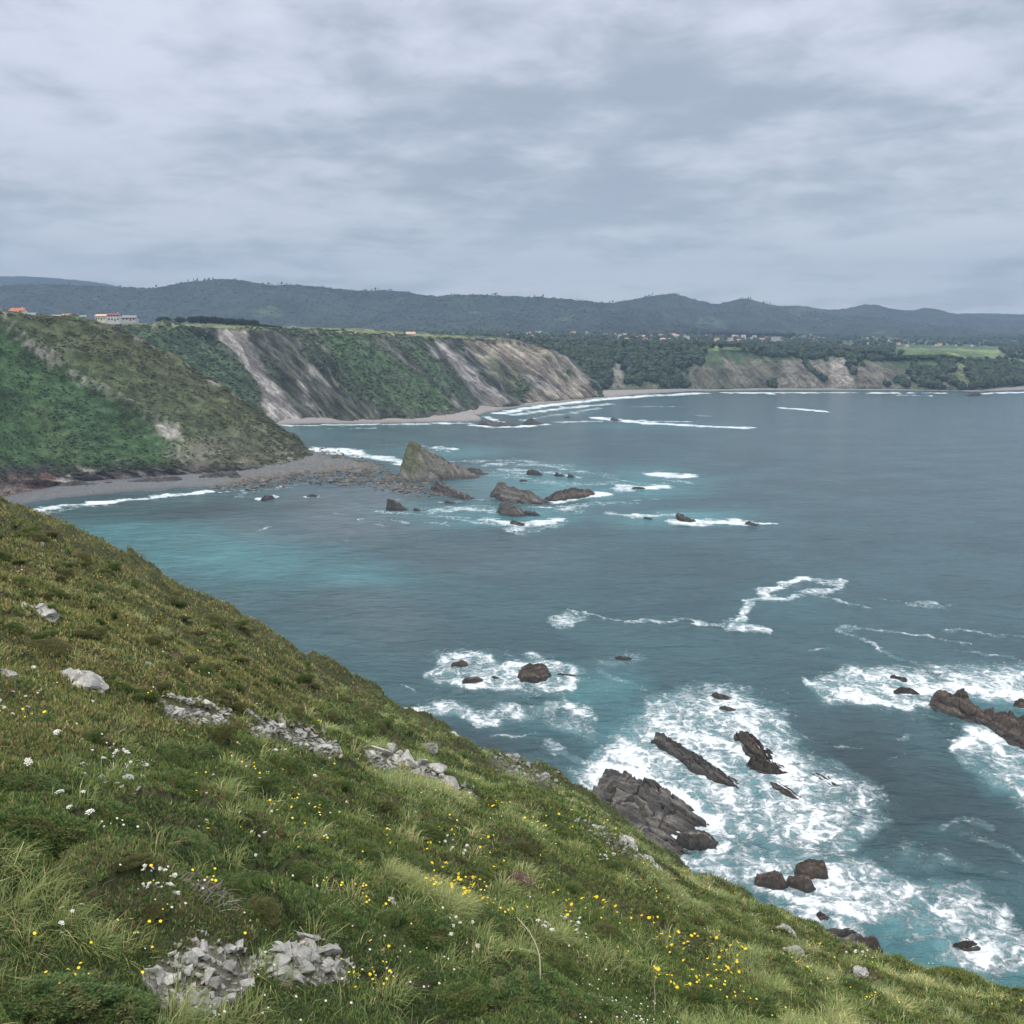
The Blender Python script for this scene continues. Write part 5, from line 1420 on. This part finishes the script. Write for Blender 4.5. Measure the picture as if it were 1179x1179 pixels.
def inside(poly, n):
    p = np.array(poly, float); r_ = []
    while len(r_) < n:
        x, y = random.uniform(p[:, 0].min(), p[:, 0].max()), random.uniform(p[:, 1].min(), p[:, 1].max())
        if inpoly(np.array([x]), np.array([y]), poly)[0] > 0 and random.random() < .35 + .65 * (math.sin(x * .21) * math.cos(y * .27 + x * .05) > -.1): r_.append((x, y))
    return r_
flowers(inside([(488, 1015), (515, 1012), (560, 1040), (565, 1058), (530, 1050), (495, 1035)], 44), 'y', 2.3, 'yellow flower in the bright patch at the middle of the slope', 'yellow flowers, middle patch')
flowers(inside([(745, 1100), (800, 1085), (860, 1105), (860, 1150), (790, 1165), (750, 1150)], 74), 'y', 2.3, 'yellow flower in the dense drift at the lower right', 'yellow flowers, lower right drift')
flowers(inside([(600, 1035), (690, 1055), (760, 1075), (740, 1100), (660, 1080)], 34), 'y', 2.4, 'yellow flower in the loose scatter between the two dense patches', 'yellow flowers, loose scatter')
flowers(inside([(530, 930), (570, 935), (700, 960), (720, 985), (640, 975), (550, 950)], 46), 'y', 1.6, 'tiny yellow flower in the band below the brink', 'yellow flowers, band below the brink')
flowers(inside([(390, 1135), (450, 1130), (470, 1165), (400, 1175)], 22), 'y', 2.6, 'golden flower on the cushion beside the near heap', 'yellow flowers by the near heap')
flowers(inside([(40, 1150), (110, 1130), (130, 1170), (60, 1178)], 10), 'y', 2.3, 'golden flower at the bottom left corner', 'yellow flowers at the bottom left')
flowers(inside([(440, 975), (520, 960), (600, 1000), (560, 1060), (430, 1050)], 28), 'y', 2.0, 'single yellow flower above the bright middle patch', 'single yellow flowers, middle')
flowers(inside([(200, 850), (420, 900), (380, 1010), (240, 990)], 28), 'y', 1.7, 'small yellow flower among the left tussocks', 'yellow flowers among the left tussocks')
flowers([(73, 946), (98, 944), (104, 941), (83, 962), (108, 966), (36, 916), (68, 868), (142, 872), (24, 868), (36, 990)], 'w', 4.6, 'broad white umbel standing over the dark cushion at the left', 'white umbels at the left')
flowers(inside([(165, 1040), (205, 1035), (220, 1060), (190, 1075), (165, 1055)], 34), 'w', 2.8, 'cream flower in the tight cluster above the bottom scree', 'cream flower cluster')
flowers(inside([(95, 875), (135, 880), (190, 915), (150, 930), (110, 905)], 26), 'w', 2.6, 'white flower in the trail across the left of the slope', 'white flowers, left trail')
flowers(inside([(610, 1078), (675, 1078), (670, 1098), (615, 1095)], 24), 'w', 2.5, 'white flower in the low clump right of the thin stalk', 'white flowers, low clump')
flowers(inside([(690, 1000), (712, 1000), (712, 1014), (690, 1012)], 10), 'w', 2.0, 'white flower in the little group under the worn streak', 'white flowers under the worn streak')
flowers(inside([(510, 985), (530, 988), (545, 1006), (515, 1000)], 12), 'w', 2.0, 'white flower just above the bright yellow patch', 'white flowers above the yellow patch')
flowers(inside([(510, 1080), (560, 1085), (560, 1125), (520, 1120)], 14), 'w', 2.6, 'white flower in the hollow left of the thin stalk', 'white flowers left of the stalk')
flowers(inside([(60, 1090), (110, 1085), (120, 1120), (60, 1120)], 9), 'w', 3.2, 'white flower low at the left among long grass', 'white flowers low at the left')
flowers(inside([(230, 860), (420, 870), (400, 1030), (230, 1000)], 26), 'w', 2.2, 'single white flower scattered among the tussocks', 'white flowers among the tussocks')
flowers(inside([(0, 790), (120, 810), (160, 850), (0, 860)], 14), 'w', 2.2, 'small white flower near the long pale slab', 'white flowers near the pale slab')
flowers(inside([(950, 1100), (1010, 1110), (1000, 1135), (960, 1120)], 9), 'w', 1.6, 'tiny white flower near the smooth stone at the right', 'white flowers at the right')

# the many smaller blooms
def specks(n, mat, name, label, lo, hi, seed):
    th_ = rng.uniform(R(-31), R(31), n); r_ = np.exp(rng.uniform(math.log(2.2), math.log(28), n))
    x, y = r_ * np.sin(th_), r_ * np.cos(th_)
    m_ = fbm(x / 1.3, y / 1.3, 3, seed) + .15 * fbm(x / .3, y / .3, 2, seed + 5) > .27
    qx_, qy_ = proj(np.stack([x, y, ground(x, y)], -1))
    for b_ in BARE: m_ &= inpoly(qx_, qy_, b_) < -4
    x, y, r_ = x[m_], y[m_], r_[m_]; n = len(x)
    P = np.stack([x, y, ground(x, y) + .05 + .05 * rng.random(n) + .005 * r_], -1)
    s = rng.uniform(lo, hi, n) * .5 * (r_ / 6) ** .45
    a = rng.uniform(0, 6.283, n)
    ring = [np.stack([np.cos(a + k * 1.2566) * s, np.sin(a + k * 1.2566) * s * .8, s * .5 * np.sin(a + k)], -1) + P for k in range(5)]
    V = np.stack(ring + [P - np.array([0, 0, .004])], 1).reshape(-1, 3)
    F = ((np.arange(n) * 6)[:, None, None] + np.array([(5, k, (k + 1) % 5) for k in range(5)])[None]).reshape(-1, 3)
    tag(link(name, mk_mesh(name, V, F, None, False), mat), label, 'flowers', None, 'stuff')
specks(4200, M_YEL, 'small_yellow_flowers', 'countless tiny yellow blooms sprinkled over the slope', .008, .018, 991)
specks(3400, M_WHI, 'small_white_flowers', 'countless tiny white blooms sprinkled over the slope', .006, .015, 995)
# a bent pale stalk, bleached twigs
def twig(name, pts, w, mat):
    bm = bmesh.new(); prev = None
    for i, p in enumerate(pts):
        k = w * (1 - .6 * i / (len(pts) - 1))
        ring = [bm.verts.new((p[0] + math.cos(a) * k, p[1] + math.sin(a) * k, p[2])) for a in (0, 1.57, 3.14, 4.71)]
        if prev:
            for j in range(4): bm.faces.new((prev[j], prev[(j + 1) % 4], ring[(j + 1) % 4], ring[j]))
        prev = ring
    me = bpy.data.meshes.new(name); bm.to_mesh(me); bm.free()
    return link(name, me, mat)
M_STRAW = plain('dry_straw', (0.45, 0.40, 0.27), .8, .15, 20); M_TWIG = plain('bleached_twig', (0.21, 0.185, 0.18), .9, .25, 20)
P, hit, t = on_ground([622], [1135])
q = P[0]; m1 = t[0] / FPX
pts = [(q[0] + x * m1, q[1] + .02 * k, q[2] + y * m1) for k, (x, y) in enumerate([(0, 0), (0, 16), (-1, 30), (-6, 44), (-14, 58), (-24, 68), (-30, 72)])]
tag(twig('dry_stalk', pts, .0045, M_STRAW), 'thin bent straw coloured stalk rising from the heath at bottom centre', 'stalk')
P, hit, t = on_ground([753], [1165]); q = P[0]; m1 = t[0] / FPX
tag(twig('dry_stalk', [(q[0] + x * m1, q[1], q[2] + y * m1) for x, y in [(0, 0), (1, 20), (-1, 38), (2, 56)]], .004, M_STRAW), 'upright dry stalk beside the lower right yellow drift', 'stalk')
tw = inside([(205, 1020), (245, 1030), (275, 1060), (255, 1070), (215, 1045)], 38)
P, hit, t = on_ground([a for a, b in tw], [b for a, b in tw])
for q, tt in zip(P, t):
    m1 = tt / FPX; a = random.uniform(-.6, 1.0); l = random.uniform(8, 24)
    o = twig('twig', [(0, 0, 0), (math.cos(a) * l * .5 * m1, math.sin(a) * l * .5 * m1, random.uniform(2, 9) * m1), (math.cos(a + .3) * l * m1, math.sin(a + .3) * l * m1, random.uniform(-4, 9) * m1)], .0017, M_TWIG)
    o.location = (q[0], q[1], q[2] + .04)
    tag(o, 'bleached dead heather twig lying in the bare patch above the scree', 'twig', 'dead heather twigs')

# =================================================================== woods, trees, houses
bm = bmesh.new(); bmesh.ops.create_icosphere(bm, subdivisions=1, radius=1.0)
IV = np.array([v.co[:] for v in bm.verts]); IF = np.array([[v.index for v in f.verts] for f in bm.faces]); bm.free()
OV = np.array([(1, 0, 0), (0, 1, 0), (-1, 0, 0), (0, -1, 0), (0, 0, 1.25), (0, 0, -.6)], float)
OF = np.array([(0, 1, 4), (1, 2, 4), (2, 3, 4), (3, 0, 4), (1, 0, 5), (2, 1, 5), (3, 2, 5), (0, 3, 5)])
def crowns(name, P, Rr, H, col, V0, F0, label, cat):
    n = len(P)
    V = V0[None] * (1 + .35 * rng.normal(0, 1, (n, len(V0), 1)).clip(-1.2, 1.2))
    V = V * np.stack([Rr * rng.uniform(.8, 1.25, n), Rr * rng.uniform(.8, 1.25, n), H * .5], -1)[:, None]
    V = V + P[:, None] + np.stack([0 * H, 0 * H, H * .42], -1)[:, None]
    F = (np.arange(n) * len(V0))[:, None, None] + F0[None]
    C = np.repeat(col * rng.uniform(.7, 1.3, n)[:, None], len(V0), 0)
    o = link(name, mk_mesh(name, V.reshape(-1, 3), F.reshape(-1, 3), C, False), M_LEAF)
    return tag(o, label, cat, None, 'stuff')
def surf_pick(P, mask, n):
    i = np.flatnonzero(mask.ravel())
    i = rng.choice(i, min(n, len(i)), replace=len(i) < n)
    Q = P.reshape(-1, 3)[i].copy()
    return Q
# coast woods
vc = np.linspace(0, 1, PC.shape[0])[:, None] * np.ones((1, PC.shape[1]))
lum = cC.sum(-1)
fieldC = inpoly(C_px, C_py, [(1030, 397), (1150, 401), (1158, 413), (1090, 416), (1040, 411)]).reshape(vc.shape) > -1
wood = ~fieldC & (vc > .14) & (vc < .99) & (lum < .17) & (C_px.reshape(vc.shape) > 380) & (C_px.reshape(vc.shape) < 1290)
thick = fbm(PC[..., 0] / 160, PC[..., 1] / 220, 3, 950) + .45 * sstep(.62, .5, vc) - .1 * sstep(.2, .4, vc)
Q = np.concatenate([surf_pick(PC, wood & (thick > -.02 + .45 * sstep(.58, .42, vc) * sstep(760, 800, C_px.reshape(vc.shape)) * sstep(1060, 1030, C_px.reshape(vc.shape))), 9000), surf_pick(PC, ~fieldC & (vc > .56) & (vc < .99) & (C_px.reshape(vc.shape) > 420) & (C_px.reshape(vc.shape) < 1290) & (fbm(PC[..., 0] / 70, PC[..., 1] / 60, 3, 955) > .08), 2600)])
k = rng.uniform(6, 12, len(Q)) * (1 + .2 * sstep(2000, 3500, Q[:, 1]))
crowns('woods', Q, k * .48, k, np.array([(0.022, 0.038, 0.02), (0.034, 0.055, 0.026), (0.045, 0.068, 0.03)])[rng.integers(0, 3, len(Q))], IV, IF, 'dark mixed woods covering the coast round the head of the bay', 'woods')
for H_, n, nm in ((H1, 7000, 'pine and eucalyptus woods on the long left hill'), (H2, 5000, 'woods on the twin peaked hills to the right')):
    v = np.linspace(0, 1, H_.shape[0])[:, None] * np.ones((1, H_.shape[1]))
    Q = surf_pick(H_, (v > .1) & (v < .76), n)
    k = rng.uniform(5, 9, len(Q))
    crowns('woods', Q, k * .8, k * .55, np.zeros((len(Q), 3)) + np.array((0.024, 0.034, 0.025)), OV, OF, nm, 'woods')
    ridge_i = int(.71 * (H_.shape[0] - 1))
    row = H_[ridge_i - 6:ridge_i + 6].max(0) if False else H_[np.argmax(H_[..., 2], 0), np.arange(H_.shape[1])]
    sel = rng.random(len(row)) < sstep(-.1, .4, fbm(np.arange(len(row)) / 22, np.zeros(len(row)), 2, 960)) * .45
    Q = row[sel]; k = rng.uniform(7, 14, len(Q))
    crowns('woods', Q, k * .28, k, np.zeros((len(Q), 3)) + np.array((0.026, 0.035, 0.023)), OV, OF, 'ragged trees along the skyline of ' + nm.split(' on ')[1], 'woods')
# scrub on the near headland and the cliffs
v = np.linspace(0, 1, PA.shape[0])[:, None] * np.ones((1, PA.shape[1]))
qx, qy = proj(PA)
m_ = (v > .15) & (v < .74) & (qx > -60) & (cA.sum(-1) < .33)
Q = surf_pick(PA, m_ & (fbm(PA[..., 0] / 16, PA[..., 1] / 16, 3, 970) > -.12), 9000)
k = rng.uniform(.35, 1.15, len(Q))
i_ = rng.integers(0, 3, len(Q))
gx_, gy_ = proj(Q)
lowg = sstep(0, 40, inpoly(gx_, gy_, [(-60, 340), (8, 368), (45, 400), (105, 440), (150, 470), (200, 510), (215, 545), (-60, 600)]))[:, None]
cc = np.array([(0.06, 0.062, 0.032), (0.07, 0.072, 0.035), (0.056, 0.064, 0.031)])[i_] * (1 - lowg) + np.array([(0.034, 0.062, 0.026), (0.038, 0.068, 0.028), (0.032, 0.056, 0.025)])[i_] * lowg
crowns('scrub', Q, k, k * .8, cc, OV, OF, 'low scrub of gorse over the headland across the cove', 'scrub')
v = np.linspace(0, 1, PB.shape[0])[:, None] * np.ones((1, PB.shape[1]))
gmask = (cB[..., 1] > cB[..., 0] * 1.12) & (v > .1) & (v < .66)
Q = surf_pick(PB, gmask, 6000)
k = rng.uniform(.7, 2.4, len(Q))
crowns('scrub', Q, k, k * .8, np.array([(0.04, 0.062, 0.03), (0.055, 0.08, 0.036), (0.034, 0.05, 0.026)])[rng.integers(0, 3, len(Q))], OV, OF, 'green scrub clinging to the long sea cliffs', 'scrub')

# single trees on the plateau
M_BARK = plain('bark', (0.09, 0.075, 0.06), .9, .3, 4)
def tree_meshes(seed, colr, sq):
    r_ = np.random.default_rng(seed); n = 900
    u = r_.normal(size=(n, 3)); u /= np.linalg.norm(u, axis=1)[:, None]
    P = u * (r_.random(n)[:, None] ** .35) * (1 + .25 * fbm(u[:, 0] * 2 + 3, u[:, 1] * 2 + u[:, 2], 2, seed))[:, None] * np.array([.5, .5, .42 * sq]) + np.array([0, 0, .56])
    a, b = r_.normal(size=(n, 3)), r_.normal(size=(n, 3))
    a *= .055 / np.linalg.norm(a, axis=1)[:, None]; b *= .045 / np.linalg.norm(b, axis=1)[:, None]
    V = np.stack([P - a, P + b, P + a, P - b], 1).reshape(-1, 3)
    C = np.repeat(np.array(colr) * r_.uniform(.6, 1.4, n)[:, None], 4, 0)
    crown = mk_mesh('crown', V, (np.arange(n) * 4)[:, None] + [0, 1, 2, 3], C, False); crown.materials.append(M_LEAF)
    bm = bmesh.new(); bmesh.ops.create_cone(bm, segments=7, radius1=.04, radius2=.02, depth=.6, cap_ends=True); bmesh.ops.translate(bm, verts=bm.verts, vec=(0, 0, .28))
    trunk = bpy.data.meshes.new('trunk'); bm.to_mesh(trunk); bm.free(); trunk.materials.append(M_BARK)
    return crown, trunk
TM = [tree_meshes(980 + k, c, s) for k, (c, s) in enumerate([((0.026, 0.042, 0.022), 1.0), ((0.034, 0.052, 0.026), .85), ((0.022, 0.036, 0.022), 1.1)])]
def ground_at(P3, px, py):
    return None
def tree(label, px, Y, z, w, h, k, group):
    p = at_depth(px, 380.0, Y)
    o = empty('tree', (p[0], Y, z), random.uniform(0, 6.28))
    o.scale = (w, w, h)
    c = link('crown', TM[k][0], None, o); t_ = link('trunk', TM[k][1], None, o)
    return tag(o, label, 'tree', group)
def plateau_z(px, Y):
    """height of the cliff-top plain at a column"""
    q = PB.reshape(-1, 3)
    p = at_depth(px, 380.0, Y)
    d = (q[:, 0] - p[0]) ** 2 + (q[:, 1] - Y) ** 2
    return float(q[d.argmin(), 2])
Yb = 1235
tree('round dark tree, left of the two standing apart on the cliff top', 190, Yb, plateau_z(190, Yb) - .5, 20, 10, 0, None)
tree('round dark tree, right of the two standing apart on the cliff top', 208, Yb, plateau_z(208, Yb) - .5, 15, 9.5, 1, None)
for k in range(15):
    px = 222 + k * 5.1
    tree('dark tree in the close row along the cliff top field', px, Yb + random.uniform(-6, 6), plateau_z(px, Yb) - .5, 11 + random.random() * 4, 10.5 - k * .12 + random.uniform(-.6, .6), k % 3, 'tree row on the cliff top')
for k in range(6):
    px = 297 + k * 4.6
    tree('lower bushy tree trailing off the right end of the row', px, Yb + 10, plateau_z(px, Yb) - .5, 8, 5.2 - k * .4, k % 3, 'low trees at the end of the row')

# ---- houses
def wallm(n, c): return plain(n, c, .85, .06, .6)
M_WHITE = wallm('white_render', (.46, .455, .44)); M_YELW = wallm('yellow_render', (.55, .46, .26)); M_PINKW = wallm('pink_render', (.5, .3, .24)); M_GREYW = wallm('grey_render', (.36, .36, .36)); M_CREAM = wallm('cream_render', (.55, .5, .41))
M_TILE = plain('red_tile', (.34, .12, .075), .85, .2, 1.5); M_ORANGE = plain('orange_tile', (.30, .17, .11), .85, .2, 1.5); M_SLATE = plain('grey_roof', (.17, .17, .18), .8, .2, 1.5); M_MAROON = plain('maroon_tile', (.17, .06, .055), .85, .2, 1.5); M_PINKT = plain('faded_tile', (.45, .3, .25), .85, .15, 1.5)
M_WIN = plain('window_glass', (.03, .035, .04), .2, .1, 1); M_DOORM = plain('door_wood', (.12, .08, .05), .7, .2, 2)
def boxm(name, x0, x1, y0, y1, z0, z1, mat, parent):
    bm = bmesh.new(); bmesh.ops.create_cube(bm, size=1)
    for v in bm.verts: v.co = ((x0 + x1) / 2 + v.co.x * (x1 - x0), (y0 + y1) / 2 + v.co.y * (y1 - y0), (z0 + z1) / 2 + v.co.z * (z1 - z0))
    me = bpy.data.meshes.new(name); bm.to_mesh(me); bm.free()
    return link(name, me, mat, parent)
def gable(w, d, h, rh, over=.4, th=.25):
    """wall body with gables and a roof shell, as vertex and face lists"""
    a, b = w / 2, d / 2
    WV = [(-a, -b, -2), (a, -b, -2), (a, b, -2), (-a, b, -2), (-a, -b, h), (a, -b, h), (a, b, h), (-a, b, h), (-a, 0, h + rh), (a, 0, h + rh)]
    WF_ = [(0, 1, 5, 4), (2, 3, 7, 6), (1, 2, 6, 9, 5), (3, 0, 4, 8, 7), (4, 5, 9, 8), (6, 7, 8, 9)]
    s = rh / b; e = h - over * s
    A, B = a + over, b + over
    RV = [(-A, -B, e + .04), (A, -B, e + .04), (A, 0, h + rh + .04), (-A, 0, h + rh + .04), (-A, B, e + .04), (A, B, e + .04)]
    RV += [(x, y, z + th) for x, y, z in RV]
    RF = [(0, 1, 2, 3), (3, 2, 5, 4), (7, 6, 9, 8), (8, 9, 10, 11), (0, 6, 7, 1), (4, 5, 11, 10), (0, 3, 9, 6), (3, 4, 10, 9), (1, 7, 8, 2), (2, 8, 11, 5)]
    return WV, WF_, RV, RF
def house(name, label, px, py, Y, w, d, h, rh, wm, rm, nwin, storeys=1, rz=0.0, chim=False, cat='house'):
    w, d, h, rh = w * .86, d * .86, h * .82, rh * .85
    p = at_depth(px, py, Y)
    o = empty(name, p, rz)
    WV, WF_, RV, RF = gable(w, d, h, rh)
    me = bpy.data.meshes.new('wall'); me.from_pydata(WV, [], WF_); link('wall', me, wm, o)
    me = bpy.data.meshes.new('roof'); me.from_pydata(RV, [], RF); r_ = link('roof', me, rm, o)
    if chim: boxm('chimney', w * .25, w * .25 + .8, -.4, .4, h + rh * .5, h + rh + 1.1, wm, r_)
    for s in range(storeys):
        zb = s * 2.8 + 1.0
        for k in range(nwin):
            x = (k + .5) / nwin * w - w / 2
            if s == 0 and k == nwin // 2:
                boxm('door', x - .5, x + .5, -d / 2 - .06, -d / 2 + .1, 0, 2.1, M_DOORM, o)
            else:
                boxm('window', x - .55, x + .55, -d / 2 - .05, -d / 2 + .1, zb, zb + 1.2, M_WIN, o)
    return tag(o, label, cat)
house('house', 'long red roofed house with pinkish walls at the left edge of the cliff top', 12, 365.5, 775, 15, 9, 3.6, 2.6, M_PINKW, M_TILE, 5, 1, .15, True)
house('house', 'taller red roofed house behind the long pinkish one', 22, 364.5, 800, 13, 9, 5.2, 2.4, M_CREAM, M_TILE, 4, 2, -.1, True)
house('house', 'small white house with a grey roof right of the red roofs', 37, 366.5, 770, 7, 6, 3.0, 1.8, M_WHITE, M_SLATE, 3, 1, .2)
house('house', 'long low white shed with a pale orange roof', 62, 368, 770, 14, 7, 2.5, 1.4, M_WHITE, M_PINKT, 5, 1, .1)
house('house', 'square yellow house at the right end of the low white shed', 78, 368.5, 765, 7, 7, 4.2, 1.2, M_YELW, M_ORANGE, 3, 1, .1)
house('house', 'low grey roofed building between the yellow and the white house', 94, 367.8, 800, 10, 6, 2.4, 1.3, M_GREYW, M_SLATE, 3)
house('house', 'pale house with a faded pink roof adjoining the two storey one', 118, 369, 795, 10, 8, 4.0, 1.6, M_CREAM, M_PINKT, 4, 1, -.1)
house('house', 'two storey white house with a dark maroon roof', 132, 370, 780, 10, 8, 5.4, 1.6, M_WHITE, M_MAROON, 4, 2, .15, True)
house('house', 'grey low building with a ridge roof by the dark trees', 150, 369.5, 815, 13, 8, 3.0, 2.0, M_GREYW, M_SLATE, 4)
house('hut', 'white flat hut at the far right end of the tree row', 337, 378, 1225, 8, 5, 2.2, .8, M_WHITE, M_SLATE, 3, cat='hut')
house('house', 'pale house with a bright tan roof alone on the green cliff top', 473, 386.2, 1345, 14, 9, 2.4, 3.0, M_CREAM, M_PINKT, 3)
# ---- the far villages
def far_mesh(wm, rm, w, d, h, rh):
    WV, WF_, RV, RF = gable(w, d, h, rh)
    me = bpy.data.meshes.new('village_house')
    me.from_pydata(WV + RV, [], WF_ + [tuple(i + len(WV) for i in f) for f in RF])
    me.materials.append(wm); me.materials.append(rm)
    for i, f in enumerate(me.polygons): f.material_index = 0 if i < len(WF_) else 1
    return me
VM = [(far_mesh(M_WHITE, M_ORANGE, 15, 10, 7, 3), 'white house with an orange roof'), (far_mesh(M_CREAM, M_TILE, 14, 10, 6.5, 3), 'cream house with a red roof'), (far_mesh(M_WHITE, M_SLATE, 16, 10, 8, 2), 'white house with a grey roof'), (far_mesh(M_YELW, M_ORANGE, 13, 10, 7, 3), 'yellowish house with an orange roof'), (far_mesh(M_GREYW, M_PINKT, 17, 11, 6, 3), 'grey walled house with a faded roof')]
def village(n, x0, x1, y0, y1, where, group, sc=1.0):
    for k in range(n):
        x = random.uniform(x0, x1); f = (x - x0) / (x1 - x0)
        y = y0 + (y1 - y0) * f + random.triangular(-7, 6, 0)
        j = int(((C_px - x) ** 2 + ((C_py - y) * 3) ** 2 + 1e6 * (C_flat[:, 1] < 1900)).argmin())
        q = C_flat[j]; me, lab = random.choice(VM)
        o = link('village_house', me); s = sc * random.uniform(.6, 1.05)
        o.location = q; o.scale = (s, s, s); o.rotation_euler = (0, 0, random.choice([0, .2, -.3, 1.2, 1.57]) + random.uniform(-.1, .1))
        tag(o, lab + ' ' + where, 'house', group)
village(34, 572, 692, 383, 387, 'in the left part of the far village', 'houses of the left far village')
village(44, 692, 800, 386, 391, 'in the middle of the far village strip', 'houses of the middle far village')
village(40, 800, 960, 390, 394, 'in the right part of the far village strip', 'houses of the right far village')
village(22, 960, 1120, 394, 397, 'in the last far hamlets at the right', 'houses of the right hamlets', .85)
village(7, 440, 530, 374, 377, 'on the hill foot above the cliff top fields', 'houses at the left hill foot', .9)
j = int(((C_px - 893) ** 2 + ((C_py - 394) * 3) ** 2 + 1e6 * (C_flat[:, 1] < 1900)).argmin())
o = empty('apartment_block', C_flat[j]); o.rotation_euler = (0, 0, .1)
boxm('wall', -12, 12, -7, 7, -2, 15, M_WHITE, o); boxm('roof', -12.4, 12.4, -7.4, 7.4, 15.02, 15.8, M_SLATE, o)
for s in range(4):
    for k in range(6): boxm('window', -10.6 + k * 4, -9.0 + k * 4, -7.06, -6.9, 1 + s * 3.5, 2.6 + s * 3.5, M_WIN, o)
tag(o, 'big white block of flats, largest building of the far village', 'apartment block')
